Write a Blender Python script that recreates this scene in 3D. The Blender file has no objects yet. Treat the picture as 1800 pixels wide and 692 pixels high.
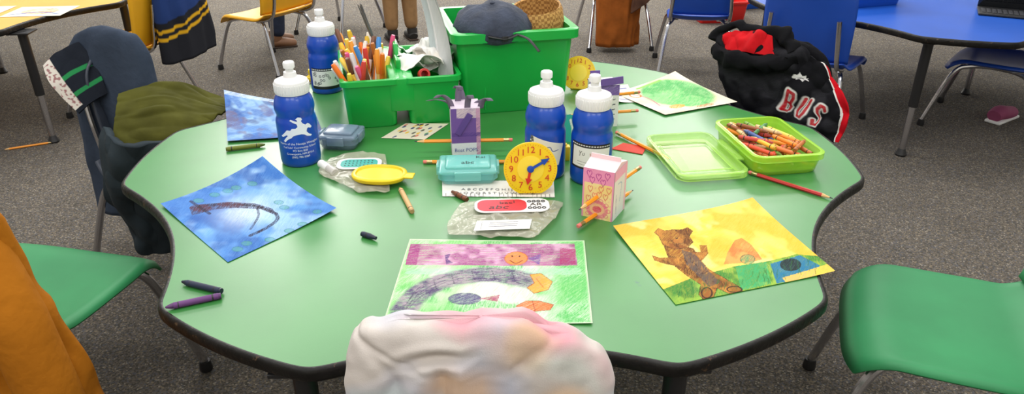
import bpy, bmesh, math, random
import numpy as np
from mathutils import Vector, Matrix, noise
random.seed(7); rng=np.random.default_rng(7)
SC=bpy.context.scene; COL=SC.collection
T=.42; pi=math.pi
# ------------------------------------------------------------ materials
def lin(c):
    r=[]
    for x in c[:3]:
        x/=255.; r.append(x/12.92 if x<=.04045 else ((x+.055)/1.055)**2.4)
    return tuple(r)
_m={}
def M(name,col=(128,128,128),rough=.5,metal=0,var=0,vs=20,bump=0,bs=200,alpha=1,trans=0,spec=.5,coat=0,attr=False,col2=None,stretch=None,sheen=0,specks=None):
    if name in _m: return _m[name]
    m=bpy.data.materials.new(name); m.use_nodes=True; nt=m.node_tree; N=nt.nodes; L=nt.links
    b=N['Principled BSDF']; b.inputs['Roughness'].default_value=rough; b.inputs['Metallic'].default_value=metal
    b.inputs['Specular IOR Level'].default_value=spec; b.inputs['Coat Weight'].default_value=coat
    b.inputs['Alpha'].default_value=alpha; b.inputs['Transmission Weight'].default_value=trans
    b.inputs['Sheen Weight'].default_value=sheen
    c=lin(col)+(1,); b.inputs['Base Color'].default_value=c
    tc=N.new('ShaderNodeTexCoord'); mp=N.new('ShaderNodeMapping'); L.new(tc.outputs['Object'],mp.inputs[0])
    if stretch: mp.inputs['Scale'].default_value=stretch
    if attr:
        a=N.new('ShaderNodeAttribute'); a.attribute_name='Col'; L.new(a.outputs['Color'],b.inputs['Base Color'])
    elif var or col2:
        n=N.new('ShaderNodeTexNoise'); n.inputs['Scale'].default_value=vs; n.inputs['Detail'].default_value=4
        L.new(mp.outputs[0],n.inputs['Vector'])
        r=N.new('ShaderNodeValToRGB'); L.new(n.outputs['Fac'],r.inputs['Fac'])
        r.color_ramp.elements[0].position=.35; r.color_ramp.elements[1].position=.65
        if col2: r.color_ramp.elements[0].color=c; r.color_ramp.elements[1].color=lin(col2)+(1,)
        else:
            r.color_ramp.elements[0].color=tuple(x*(1-var) for x in c[:3])+(1,); r.color_ramp.elements[1].color=tuple(min(1,x*(1+var)) for x in c[:3])+(1,)
        out=r.outputs['Color']
        if specks:
            for sc_,lo,hi,cc in specks:
                n3=N.new('ShaderNodeTexNoise'); n3.inputs['Scale'].default_value=sc_; n3.inputs['Detail'].default_value=6; n3.inputs['Roughness'].default_value=.7; L.new(mp.outputs[0],n3.inputs['Vector'])
                r3=N.new('ShaderNodeValToRGB'); L.new(n3.outputs['Fac'],r3.inputs['Fac']); r3.color_ramp.elements[0].position=lo; r3.color_ramp.elements[0].color=(0,0,0,1); r3.color_ramp.elements[1].position=hi; r3.color_ramp.elements[1].color=(.6,.6,.6,1)
                mx=N.new('ShaderNodeMix'); mx.data_type='RGBA'; L.new(r3.outputs[0],mx.inputs[0]); L.new(out,mx.inputs[6]); mx.inputs[7].default_value=lin(cc)+(1,); out=mx.outputs[2]
        L.new(out,b.inputs['Base Color'])
    if bump:
        n2=N.new('ShaderNodeTexNoise'); n2.inputs['Scale'].default_value=bs; n2.inputs['Detail'].default_value=3
        L.new(mp.outputs[0],n2.inputs['Vector'])
        bu=N.new('ShaderNodeBump'); bu.inputs['Strength'].default_value=bump; bu.inputs['Distance'].default_value=.01
        L.new(n2.outputs['Fac'],bu.inputs['Height']); L.new(bu.outputs[0],b.inputs['Normal'])
    _m[name]=m; return m
def carpet():
    m=bpy.data.materials.new('carpet_loop_pile'); m.use_nodes=True; nt=m.node_tree; N=nt.nodes; L=nt.links; b=N['Principled BSDF']
    b.inputs['Roughness'].default_value=.95; b.inputs['Specular IOR Level'].default_value=.15
    tc=N.new('ShaderNodeTexCoord')
    v=N.new('ShaderNodeTexVoronoi'); v.inputs['Scale'].default_value=300; L.new(tc.outputs['Object'],v.inputs['Vector'])
    sep=N.new('ShaderNodeSeparateColor'); L.new(v.outputs['Color'],sep.inputs[0])
    r=N.new('ShaderNodeValToRGB'); L.new(sep.outputs[0],r.inputs['Fac']); cr=r.color_ramp; cr.interpolation='CONSTANT'
    cols=[(0,(78,74,69)),(.3,(98,92,84)),(.55,(112,104,94)),(.75,(94,95,99)),(.88,(130,118,100)),(.95,(148,140,128))]
    cr.elements[0].color=lin(cols[0][1])+(1,); cr.elements[1].position=cols[1][0]; cr.elements[1].color=lin(cols[1][1])+(1,)
    for p,c in cols[2:]:
        e=cr.elements.new(p); e.color=lin(c)+(1,)
    n=N.new('ShaderNodeTexNoise'); n.inputs['Scale'].default_value=6; n.inputs['Detail'].default_value=5; L.new(tc.outputs['Object'],n.inputs['Vector'])
    mx=N.new('ShaderNodeMix'); mx.data_type='RGBA'; mx.blend_type='MULTIPLY'; mx.inputs[0].default_value=.25
    L.new(r.outputs[0],mx.inputs[6]); L.new(n.outputs['Fac'],mx.inputs[7]); L.new(mx.outputs[2],b.inputs['Base Color'])
    bu=N.new('ShaderNodeBump'); bu.inputs['Strength'].default_value=.3; bu.inputs['Distance'].default_value=.003
    L.new(v.outputs['Distance'],bu.inputs['Height']); L.new(bu.outputs[0],b.inputs['Normal']); return m
def weave(name,c1,c2,sc=90):
    m=bpy.data.materials.new(name); m.use_nodes=True; nt=m.node_tree; N=nt.nodes; L=nt.links; b=N['Principled BSDF']; b.inputs['Roughness'].default_value=.7
    tc=N.new('ShaderNodeTexCoord'); ck=N.new('ShaderNodeTexChecker'); ck.inputs['Scale'].default_value=sc
    ck.inputs['Color1'].default_value=lin(c1)+(1,); ck.inputs['Color2'].default_value=lin(c2)+(1,)
    L.new(tc.outputs['Object'],ck.inputs['Vector']); L.new(ck.outputs['Color'],b.inputs['Base Color'])
    bu=N.new('ShaderNodeBump'); bu.inputs['Strength'].default_value=.6; L.new(ck.outputs['Fac'],bu.inputs['Height']); L.new(bu.outputs[0],b.inputs['Normal']); return m
CHROME=M('chrome',(200,200,205),.18,1); BLACKP=M('black_plastic',(28,28,30),.45); BLACKM=M('black_enamel',(24,24,26),.4)
WHITEP=M('white_plastic',(240,240,238),.35); PAPER=M('painted_paper',attr=True,rough=.75,spec=.25)
CLOTHV=M('dyed_cloth',attr=True,rough=1,bump=.12,bs=700,spec=.05)
VPLAST=M('printed_label',attr=True,rough=.45)
# ------------------------------------------------------------ mesh building
def link(o,parent=None):
    COL.objects.link(o)
    if parent is not None: o.parent=parent
    return o
def mkmesh(name,vs,fs,mats,mi=None,smooth=True,cols=None):
    me=bpy.data.meshes.new(name); me.from_pydata([tuple(map(float,v)) for v in vs],[],[tuple(int(i) for i in f) for f in fs])
    for m in mats: me.materials.append(m)
    if mi is not None and len(mats)>1: me.polygons.foreach_set('material_index',list(mi))
    if smooth: me.polygons.foreach_set('use_smooth',[True]*len(me.polygons))
    if cols is not None:
        a=me.color_attributes.new('Col','FLOAT_COLOR','POINT'); c=np.ones((len(vs),4),np.float32); c[:,:3]=cols; a.data.foreach_set('color',c.ravel())
    me.update(); return me
class G:
    def __init__(s): s.v=[];s.f=[];s.m=[]
    def add(s,vs,fs,mi=0,mat=None):
        o=len(s.v)
        for v in vs: s.v.append(tuple(mat@Vector(v)) if mat is not None else tuple(v))
        for f in fs: s.f.append(tuple(i+o for i in f)); s.m.append(mi)
        return s
    def bm(s,bm,mi=0,mat=None):
        bm.verts.index_update(); s.add([v.co[:] for v in bm.verts],[[v.index for v in f.verts] for f in bm.faces],mi,mat); bm.free(); return s
    def box(s,size,c=(0,0,0),bev=0,mi=0,mat=None,taper=(1,1),seg=2):
        bm=bmesh.new(); bmesh.ops.create_cube(bm,size=1)
        for v in bm.verts:
            tz=v.co.z+.5; v.co.x*=size[0]*(1+(taper[0]-1)*tz); v.co.y*=size[1]*(1+(taper[1]-1)*tz); v.co.z*=size[2]; v.co+=Vector(c)
        if bev: bmesh.ops.bevel(bm,geom=bm.edges[:],offset=bev,segments=seg,profile=.5,affect='EDGES')
        return s.bm(bm,mi,mat)
    def lathe(s,prof,seg=32,mi=0,mat=None,mis=None):
        vs=[];fs=[];n=len(prof)
        for r,z in prof:
            for k in range(seg): a=2*pi*k/seg; vs.append((r*math.cos(a),r*math.sin(a),z))
        o=len(s.v); s.add(vs,[],0,mat)
        for i in range(n-1):
            for k in range(seg):
                k2=(k+1)%seg; s.f.append((o+i*seg+k,o+i*seg+k2,o+(i+1)*seg+k2,o+(i+1)*seg+k)); s.m.append(mis[i] if mis else mi)
        if prof[0][0]>1e-6: s.f.append(tuple(o+k for k in reversed(range(seg)))); s.m.append(mis[0] if mis else mi)
        if prof[-1][0]>1e-6: s.f.append(tuple(o+(n-1)*seg+k for k in range(seg))); s.m.append(mis[-1] if mis else mi)
        return s
    def tube(s,pts,r,seg=10,mi=0,sm=0,mat=None,flat=1):
        P=[Vector(p) for p in pts]; 
        if sm: P=crom(P,sm)
        n=len(P); R=r if hasattr(r,'__len__') else [r]*n
        if hasattr(r,'__len__') and len(r)!=n: R=[float(x) for x in np.interp(np.linspace(0,1,n),np.linspace(0,1,len(r)),r)]
        up=Vector((0,0,1)); t0=(P[1]-P[0]).normalized()
        if abs(t0.z)>.9: up=Vector((1,0,0))
        sd=t0.cross(up).normalized(); vs=[]
        for i in range(n):
            t=(P[min(i+1,n-1)]-P[max(i-1,0)]).normalized(); sd=(sd-t*sd.dot(t)).normalized(); u=sd.cross(t)
            for k in range(seg):
                a=2*pi*k/seg; vs.append(P[i]+(sd*math.cos(a)+u*math.sin(a)*flat)*R[i])
        fs=[(i*seg+k,i*seg+(k+1)%seg,(i+1)*seg+(k+1)%seg,(i+1)*seg+k) for i in range(n-1) for k in range(seg)]
        fs.append(tuple(reversed(range(seg)))); fs.append(tuple((n-1)*seg+k for k in range(seg)))
        return s.add(vs,fs,mi,mat)
    def prism(s,out,z0,z1,mi=0,mat=None):
        n=len(out); vs=[(x,y,z0) for x,y in out]+[(x,y,z1) for x,y in out]
        fs=[tuple(reversed(range(n))),tuple(range(n,2*n))]+[(i,(i+1)%n,n+(i+1)%n,n+i) for i in range(n)]
        return s.add(vs,fs,mi,mat)
    def text(s,body,size,mi=0,mat=None,fn=None,align='CENTER',ext=0):
        cu=bpy.data.curves.new('t','FONT'); cu.body=body; cu.size=size; cu.align_x=align; cu.align_y='CENTER'; cu.extrude=ext; cu.resolution_u=3
        o=bpy.data.objects.new('t',cu); COL.objects.link(o); bpy.context.view_layer.update()
        me=bpy.data.meshes.new_from_object(o.evaluated_get(bpy.context.evaluated_depsgraph_get()))
        vs=[v.co.copy() for v in me.vertices]; fs=[tuple(p.vertices) for p in me.polygons]
        bpy.data.objects.remove(o); bpy.data.curves.remove(cu); bpy.data.meshes.remove(me)
        if fn: vs=[fn(v) for v in vs]
        return s.add(vs,fs,mi,mat)
    def obj(s,name,mats,parent=None,smooth=True,loc=(0,0,0),rz=0,auto=35,label=None):
        if not isinstance(mats,(list,tuple)): mats=[mats]
        me=mkmesh(name,s.v,s.f,mats,s.m,smooth); o=link(bpy.data.objects.new(name,me),parent); o.location=loc; o.rotation_euler=(0,0,rz)
        if smooth and auto:
            try: me.set_sharp_from_angle(angle=math.radians(auto))
            except Exception: pass
        if label: o['label']=label
        return o
def crom(P,k):
    P=[Vector(p) for p in P]; out=[]; n=len(P)
    for i in range(n-1):
        a,b,c,d=P[max(i-1,0)],P[i],P[i+1],P[min(i+2,n-1)]
        for j in range(k):
            t=j/k; out.append(.5*((2*b)+(c-a)*t+(2*a-5*b+4*c-d)*t*t+(3*b-a-3*c+d)*t**3))
    out.append(P[-1]); return out
def tag(o,label,cat,group=None,kind=None):
    o['label']=label; o['category']=cat
    if group: o['group']=group
    if kind: o['kind']=kind
    return o
def thing(name,label,cat,loc=(0,0,0),rz=0,group=None):
    o=bpy.data.objects.new(name,None); o.empty_display_size=.02; link(o); o.location=loc; o.rotation_euler=(0,0,rz); return tag(o,label,cat,group)
def orient(o,p0,p1,roll=0):
    p0=Vector(p0); d=Vector(p1)-p0; q=d.to_track_quat('Z','Y'); o.rotation_mode='QUATERNION'
    o.rotation_quaternion=q@Matrix.Rotation(roll,3,'Z').to_quaternion(); o.location=p0
def solid(o,t,off=0):
    m=o.modifiers.new('solid','SOLIDIFY'); m.thickness=t; m.offset=off; return o
def upc(A,n,axis):
    A=np.moveaxis(np.asarray(A,float),axis,0); k=A.shape[0]; t=np.linspace(0,k-1,n); i=np.minimum(t.astype(int),k-2); u=(t-i).reshape((-1,)+(1,)*(A.ndim-1))
    a=A[np.maximum(i-1,0)];b=A[i];c=A[i+1];d=A[np.minimum(i+2,k-1)]
    r=.5*((2*b)+(c-a)*u+(2*a-5*b+4*c-d)*u*u+(3*b-a-3*c+d)*u**3); return np.moveaxis(r,0,axis)
def nz(x,y,z): return noise.noise(Vector((x,y,z)))
def gridobj(name,P,mats,parent=None,cols=None,closed=False,caps=False,smooth=True):
    nr,nc=P.shape[:2]; V=P.reshape(-1,3); I=np.arange(nr*nc).reshape(nr,nc)
    if closed: J=np.concatenate([I,I[:,:1]],1)
    else: J=I
    F=np.stack([J[:-1,:-1],J[:-1,1:],J[1:,1:],J[1:,:-1]],-1).reshape(-1,4)
    me=bpy.data.meshes.new(name); fs=[tuple(f) for f in F.tolist()]
    if caps and closed: fs.append(tuple(I[-1].tolist())); fs.append(tuple(reversed(I[0].tolist())))
    me.from_pydata(V.tolist(),[],fs)
    for m in (mats if isinstance(mats,(list,tuple)) else [mats]): me.materials.append(m)
    if smooth: me.polygons.foreach_set('use_smooth',[True]*len(me.polygons))
    if cols is not None:
        a=me.color_attributes.new('Col','FLOAT_COLOR','POINT'); c=np.ones((nr*nc,4),np.float32); c[:,:3]=np.asarray(cols).reshape(-1,3); a.data.foreach_set('color',c.ravel())
    me.update(); return link(bpy.data.objects.new(name,me),parent)
def wrinkle(P,amp,sc,st=(1,1,.35),seed=0,closed=False,extra=None,ridge=1.0):
    if closed: dc=np.roll(P,-1,1)-np.roll(P,1,1)
    else: dc=np.gradient(P,axis=1)
    dr=np.gradient(P,axis=0); N=np.cross(dc,dr); N/=np.linalg.norm(N,axis=-1,keepdims=True)+1e-9
    d=np.zeros(P.shape[:2])
    for i in range(P.shape[0]):
        for j in range(P.shape[1]):
            x,y,z=P[i,j]; wx=.02*nz(x*9+seed,y*9,z*9); X=(x+wx)*sc*st[0]+seed; Y=(y+wx)*sc*st[1]; Z=z*sc*st[2]
            n1=nz(X,Y,Z); n2=nz(X*2.2,Y*2.2+seed,Z*2.2)
            d[i,j]=amp*(n1*(1-ridge*.5)+.4*n2+ridge*(.75-2.2*abs(n1+.15*n2))*.5)
            if extra: d[i,j]+=extra(x,y,z)
    return P+N*d[...,None]
def patch(name,grid,mat,parent=None,n=(40,50),amp=.006,sc=18,st=(1,1,.5),th=.006,seed=0,colf=None,ridge=1.0,cv=None):
    P=upc(upc(np.array(grid,float),n[0],0),n[1],1); P=wrinkle(P,amp,sc,st,seed,ridge=ridge)
    cols=None
    if cv is not None: cols=cv.a[::-1]
    if colf: cols=np.array([colf(j/(n[1]-1),i/(n[0]-1),P[i,j]) for i in range(n[0]) for j in range(n[1])])
    o=gridobj(name,P,mat,parent,cols); solid(o,th); return o
def blob(name,a,b,zb,zt,mat,parent,n=(50,80),ex=(.7,.8),topp=4,amp=.006,sc=15,st=(1,1,.3),seed=0,extra=None,colf=None,cyf=None,cxf=None,topx=None,ridge=1.0):
    """draped garment: rings of half-width a(h), half-depth b(h), top height zt(x)"""
    P=np.zeros((n[0],n[1],3))
    for i in range(n[0]):
        h=i/(n[0]-1); h=math.sin(h*pi/2)**.9 if h<1 else 1; w=max(1-h**topp,0)**(1/topp); w=max(w,.02)
        wx=max(max(1-h**topx,0)**(1/topx),.02) if topx else w
        for j in range(n[1]):
            ph=2*pi*j/n[1]; c,s=math.cos(ph),math.sin(ph)
            x=a(h)*wx*math.copysign(abs(c)**ex[0],c); y=b(h)*w*math.copysign(abs(s)**ex[1],s)
            z=zb+h*(zt(x)-zb)
            P[i,j]=(x+(cxf(h) if cxf else 0),y+(cyf(h) if cyf else 0),z)
    P=wrinkle(P,amp,sc,st,seed,True,extra,ridge)
    cols=None
    if colf: cols=np.array([colf(*P[i,j]) for i in range(n[0]) for j in range(n[1])])
    return gridobj(name,P,mat,parent,cols,closed=True,caps=True)
# ------------------------------------------------------------ drawing canvas
class Canvas:
    def __init__(s,nx,ny,bg=(245,243,236),quad=None):
        s.nx,s.ny=nx,ny; s.asp=nx/ny; s.a=np.ones((ny,nx,3))*np.array(lin(bg))
        s.X,s.Y=np.meshgrid(np.linspace(0,s.asp,nx),np.linspace(0,1,ny)); s.g=rng.normal(0,1,(ny,nx)); s.st={}
        s.H=None
        if quad:
            A=[];B=[]
            for (x,y),(u,v) in zip(quad,[(0,0),(1,0),(1,1),(0,1)]):
                A+= [[x,y,1,0,0,0,-u*x,-u*y],[0,0,0,x,y,1,-v*x,-v*y]]; B+=[u,v]
            s.H=np.append(np.linalg.solve(np.array(A,float),np.array(B,float)),1).reshape(3,3)
    def q(s,p):
        if s.H is None: return (p[0]*s.asp,p[1])
        r=s.H@np.array([p[0],p[1],1.]); return (r[0]/r[2]*s.asp,r[1]/r[2])
    def streak(s,ang,ln=14):
        k=(round(ang,2),ln)
        if k not in s.st:
            b=rng.normal(0,1,(s.ny,s.nx)); o=np.zeros_like(b)
            for i in range(ln): o+=np.roll(b,(int(round(i*math.sin(ang))),int(round(i*math.cos(ang)))),(0,1))
            s.st[k]=(o-o.mean())/o.std()
        return s.st[k]
    def low(s,k):
        o=np.zeros((s.ny,s.nx))
        for m,w in ((k,1),(k*2,.6),(k*4,.35)):
            b=rng.normal(0,1,(max(m,4),max(int(m*s.asp),4))); o+=w*upc(upc(b,s.ny,0),s.nx,1)
        return o/o.std()
    def wash(s,col,k=4,thr=0,soft=1.2,st=.8,mask=1,n=.1,ang=.6):
        m=np.clip((s.low(k)-thr)/soft+.5,0,1)*mask; return s.blend(m,col,st=st,n=n,ang=ang)
    def fade(s,col,k): s.a=s.a*(1-k)+np.array(lin(col))*k; return s
    def blend(s,mask,col,st=.85,n=.25,ang=.6,ln=14):
        al=np.clip(st+n*s.streak(ang,ln)+n*.4*s.g,0,1)*mask; s.a=s.a*(1-al[...,None])+np.array(lin(col))*al[...,None]; return s
    def pm(s,pts):
        Q=[s.q(p) for p in pts]; m=np.zeros(s.X.shape,bool)
        for i in range(len(Q)):
            x1,y1=Q[i];x2,y2=Q[i-1]
            if y1==y2: continue
            m^=((s.Y<y1)!=(s.Y<y2))&(s.X<(x2-x1)*(s.Y-y1)/(y2-y1)+x1)
        return m.astype(float)
    def poly(s,pts,col,**k): return s.blend(s.pm(pts),col,**k)
    def lm(s,pts,w):
        Q=[s.q(p) for p in pts]; D=np.full(s.X.shape,9.)
        for (x1,y1),(x2,y2) in zip(Q[:-1],Q[1:]):
            dx,dy=x2-x1,y2-y1; t=np.clip(((s.X-x1)*dx+(s.Y-y1)*dy)/(dx*dx+dy*dy+1e-12),0,1); D=np.minimum(D,np.hypot(s.X-x1-t*dx,s.Y-y1-t*dy))
        return np.clip((w-D)/(w*.35+1e-6)+.5,0,1)
    def line(s,pts,w,col,sm=0,**k):
        if sm: pts=[(p.x,p.y) for p in crom([Vector((a,b,0)) for a,b in pts],sm)]
        k.setdefault('st',.95); k.setdefault('n',.12); return s.blend(s.lm(pts,w),col,**k)
    def ell(s,c,rx,ry,col,rot=0,ring=None,**k):
        pts=[(c[0]+rx*math.cos(t)*math.cos(rot)-ry*math.sin(t)*math.sin(rot),c[1]+rx*math.cos(t)*math.sin(rot)+ry*math.sin(t)*math.cos(rot)) for t in np.linspace(0,2*pi,28)]
        if ring: return s.line(pts,ring,col,**k)
        return s.poly(pts,col,**k)
def sheet(name,cv,P4,mat=PAPER,parent=None,bend=None,z=T,th=.0008):
    """P4: BL,BR,TR,TL corners (x,y[,z above plane])"""
    p=[np.array((q[0],q[1],z+(q[2] if len(q)>2 else .0012))) for q in P4]
    U,V=np.meshgrid(np.linspace(0,1,cv.nx),np.linspace(0,1,cv.ny)); U=U[...,None];V=V[...,None]
    P=p[0]*(1-U)*(1-V)+p[1]*U*(1-V)+p[2]*U*V+p[3]*(1-U)*V
    if bend:
        P[...,2]=z+.0012+bend(U[...,0],V[...,0])
    o=gridobj(name,P,mat,parent,cv.a); return o
# ------------------------------------------------------------ room
fl=G().box((9,9.6,.05),(0,1.5,-.025)).obj('floor',carpet(),smooth=False); fl['kind']='structure'
WM=M('painted_wall',(214,210,200),.8,var=.03,vs=3)
for nm_,sz,c_ in (('wall_back',(9,.1,2.6),(0,6.35,1.25)),('wall_front',(9,.1,2.6),(0,-3.35,1.25)),('wall_left',(.1,9.6,2.6),(-4.55,1.5,1.25)),('wall_right',(.1,9.6,2.6),(4.55,1.5,1.25))):
    o=G().box(sz,c_).obj(nm_,WM,smooth=False); o['kind']='structure'
# ------------------------------------------------------------ flower tables
def flower(R,al,dep,nn=40):
    pts=[]
    for k in range(6):
        c=k*pi/3
        for t in np.linspace(-al,al,14): pts.append(np.array((R*math.cos(c+t),R*math.sin(c+t))))
        a=np.array((R*math.cos(c+al),R*math.sin(c+al))); b=np.array((R*math.cos(c+pi/3-al),R*math.sin(c+pi/3-al)))
        nrm=-(a+b)/np.linalg.norm(a+b)
        for t in np.linspace(0,1,nn)[1:-1]: pts.append(a+(b-a)*t+nrm*dep*math.sin(pi*t)**.9)
    P=np.array(pts+[pts[0]]); d=np.r_[0,np.cumsum(np.linalg.norm(np.diff(P,axis=0),axis=1))]; n=480; t=np.linspace(0,d[-1],n,endpoint=False)
    Q=np.stack([np.interp(t,d,P[:,0]),np.interp(t,d,P[:,1])],1); w=3; K=np.array([1-abs(i)/(w+1) for i in range(-w,w+1)]); K/=K.sum()
    return sum(K[i+w]*np.roll(Q,i,0) for i in range(-w,w+1))
def flower_table(loc,rz,topm,label,legs,h=T,R=.708):
    t=thing('activity_table',label,'table',(loc[0],loc[1],0),rz)
    O=flower(R,.2,.050); tg=np.roll(O,-1,0)-np.roll(O,1,0); N=np.stack([tg[:,1],-tg[:,0]],1); N/=np.linalg.norm(N,axis=1,keepdims=True)
    G().prism((O-N*.0065).tolist(),h-.02,h).obj('table_top',topm,t,smooth=False)
    prof=[(-.008,-.001),(-.0065,.0006),(-.003,.0004),(-.0005,-.002),(.0005,-.006),(.0005,-.015),(-.0015,-.019),(-.006,-.021),(-.02,-.021)]
    P=np.zeros((len(prof),len(O),3))
    for i,(o,z) in enumerate(prof): P[i,:,:2]=O+N*o; P[i,:,2]=h+z
    gridobj('edge_band',P[::-1],M('worn_black_edge',(16,14,12),.45,bump=.25,bs=60,var=.4,vs=30,spec=.3,specks=[(70,.60,.68,(110,84,60))]),t,closed=True)
    for x,y in legs:
        g=G(); g.tube([(x,y,h-.02),(x,y,h*.42)],.0155,14); g.tube([(x,y,h*.42),(x,y,.02)],.011,14,mi=1); g.lathe([(.017,0),(.019,.006),(.014,.018),(.011,.026)],14,2,Matrix.Translation((x,y,0)))
        g.box((.07,.07,.006),(x,y,h-.024),.001,0); g.obj('leg',[BLACKM,CHROME,BLACKP],t)
    return t
flower_table((0,0),0,M('green_laminate',(54,124,58),.33,col2=(62,136,66),vs=5,bump=.012,bs=400,spec=1.0,specks=[(26,.69,.74,(40,84,96)),(60,.70,.74,(120,160,96)),(9,.66,.80,(46,104,56))]),"green laminate flower-shaped activity table with black rubber edge",[(-.25,-.615),(.238,-.615),(-.5,.28),(.5,.28)])
flower_table((-2.12,1.52),.1,M('yellow_laminate',(226,176,84),.35,var=.06,vs=5),"yellow flower-shaped activity table with black edge",[(.49,-.46),(.62,.1),(-.1,.45)])
flower_table((1.68,1.52),.2,M('blue_laminate',(30,84,180),.35,var=.06,vs=5),"blue flower-shaped activity table with black edge",[(-.405,-.51),(.1,-.6),(.3,0),(-.5,.3)])
# ------------------------------------------------------------ chairs
def chair(x,y,deg,pm,label,hs=.26,w=.33,d=.32,back=True,bw=None,bh=.29):
    bw=bw or w
    t=thing('school_chair',label,'chair',(x,y,0),math.radians(deg-90),'school chairs around the activity tables')
    n=26; P=np.zeros((n,n,3))
    for i in range(n):
        for j in range(n):
            u=-1+2*j/(n-1); v=-1+2*i/(n-1)
            uu=u*math.sqrt(1-.42*v*v*v*v*.5); vv=v*math.sqrt(1-.42*u*u*u*u*.5)
            xx=uu*w/2; yy=vv*d/2
            z=hs-.012*(1-u*u)*(1-v*v)+.004*abs(u)**3
            if v>.5: z-=.036*((v-.5)/.5)**2.2
            if v<-.6: z+=.03*((-.6-v)/.4)**2
            e=max(abs(u),abs(v)); 
            if e>.93: z-=.010*((e-.93)/.07)**1.5
            P[i,j]=(xx,yy,z)
    o=gridobj('seat',P,pm,t); solid(o,.005,-1)
    P=np.zeros((n,n,3))
    for i in range(n):
        for j in range(n):
            u=-1+2*j/(n-1); v=i/(n-1); hw=bw/2*(.93+.04*math.sin(v*pi))
            if v>.72: hw*=math.sqrt(max(1-((v-.72)/.30)**2.6,0.02))*.5+.5
            zz=hs+.02+bh*v-.018*u*u*(v>.5)*(v-.5)*2
            P[i,j]=(u*hw,-d/2-.0-.035*v+.035*(u*u)*(.4+.6*v)+(.02*(1-v)**4),zz)
    if back:
        o=gridobj('backrest',P,pm,t); solid(o,.006,0)
    for sx in (-1,1):
        for sy in (-1,1):
            if sy>0: pts=[(sx*.09,-.02,hs-.022),(sx*.118,.07,hs-.024),(sx*.135,.12,hs-.06),(sx*.165,.175,.02)]
            else: pts=[(sx*.09,.02,hs-.022),(sx*.118,-.08,hs-.024),(sx*.135,-.12,hs-.06),(sx*.16,-.185,.02)]
            g=G().tube(pts,.0085,10,sm=6); p=pts[-1]; g.lathe([(.012,0),(.0135,.005),(.011,.024)],12,1,Matrix.Translation((p[0],p[1],0))); g.obj('leg',[CHROME,BLACKP],t)
        if back: G().tube([(sx*.118,-.06,hs-.022),(sx*.125*bw/w,-d/2-.0,hs+.01),(sx*.12*bw/w,-d/2-.025,hs+.10),(sx*.115*bw/w,-d/2-.035,hs+bh*.6)],.008,10,sm=6).obj('back_support',CHROME,t)
    return t
GRN=M('green_shell_plastic',(48,136,84),.5,var=.08,vs=8,spec=.4); BLU=M('blue_shell_plastic',(24,72,170),.4,var=.05,vs=8); YEL=M('yellow_shell_plastic',(226,166,30),.4,var=.04,vs=8); GRY=M('grey_shell_plastic',(60,66,78),.45)
chair(-.808,-.280,76,GRN,"green plastic chair with chrome legs under a mustard jacket",hs=.305)
chair(.750,-.385,158,GRN,"empty green plastic school chair with chrome legs",hs=.28)
chair(-.008,-.60,90,GRN,"green school chair with pastel hoodie over its back",w=.26,bw=.20,bh=.24)
chair(-.79,.315,-30,GRY,"school chair with dark blue coat draped over its back",w=.27,bw=.17,bh=.25)
chair(.575,.32,210,BLU,"school chair with black hooded sweatshirt draped over its back",w=.25,d=.27,bw=.2,bh=.2)
chair(-1.46,1.50,172,YEL,"yellow plastic school chair with striped jacket on its back",w=.40,d=.40)
chair(-1.05,2.05,150,YEL,"yellow plastic school chair standing behind the striped jacket",w=.34)
chair(.90,1.95,80,BLU,"blue plastic school chair with splayed chrome legs",w=.27,d=.28)
chair(1.17,1.27,50,BLU,"blue plastic school chair beside the blue table",w=.32)
chair(1.84,1.24,140,BLU,"blue plastic school chair pushed under the blue table",w=.3)
chair(.60,2.45,95,YEL,"school chair with brown coat over its back",w=.28,bw=.2)
chair(-.86,2.72,60,GRY,"dark plastic school chair with chrome legs",w=.28)
# ------------------------------------------------------------ garments
def pastel(x,y,z):
    base=np.array(lin((204,196,190)))
    for s,c,o,kk in ((13,(214,140,156),3.1,.75),(11,(168,182,216),9.7,.6),(14,(220,178,130),17.3,.7),(13,(190,206,198),23.9,.5)):
        k=max(0,min(1,(nz(x*s+o,y*s,z*s+o)-.02)*2.8))*kk; base=base*(1-k)+np.array(lin(c))*k
    return base
h=thing('hoodie',"pastel tie-dye hooded sweatshirt draped over a chair back",'hoodie',(-.012,-.775,0))
def gs(d,w): return math.exp(-(d/w)**2)
def ramp(v,w): return min(1,max(0,v/w))
def fold(x,y,z):
    d=.0012*nz(x*60,y*60,z*60)+.0016*nz(x*34+7,y*34,z*34); cx=-.040
    if y<.012:
        wob=.006*nz(z*22,3.1,x*6); x=x+wob
        d-=.008*gs(x-cx,.008)*ramp(.536-z,.016)
        d+=.004*gs(x-cx-.016-(.54-z)*.25,.010)*ramp(.541-z,.02)
        d-=.0035*gs(x-cx-.032-(.54-z)*.5,.009)*ramp(.541-z,.02)
        d+=.004*gs(x-cx+.017+(.54-z)*.3,.010)*ramp(.541-z,.02)
        d-=.0035*gs(x-cx+.034+(.54-z)*.55,.009)*ramp(.541-z,.02)
        yy=z-(.555-5*(x-cx)**2)+.004*nz(x*30,1,2)
        k=gs(x-cx,.045); d+=.004*gs(yy,.006)*k-.005*gs(yy+.012,.006)*k+.0025*gs(yy+.022,.006)*k
        d-=.0035*gs(x-.055+(.56-z)*.6,.008)*ramp(.565-z,.03); d-=.0035*gs(x+.112-(.56-z)*.5,.008)*ramp(.565-z,.03)
        d-=.003*gs((x-.03)-(z-.53)*1.5,.008)*gs(z-.54,.03)
        d-=.003*gs((x+.085)+(z-.54)*1.8,.008)*gs(z-.55,.025)
    return d
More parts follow.
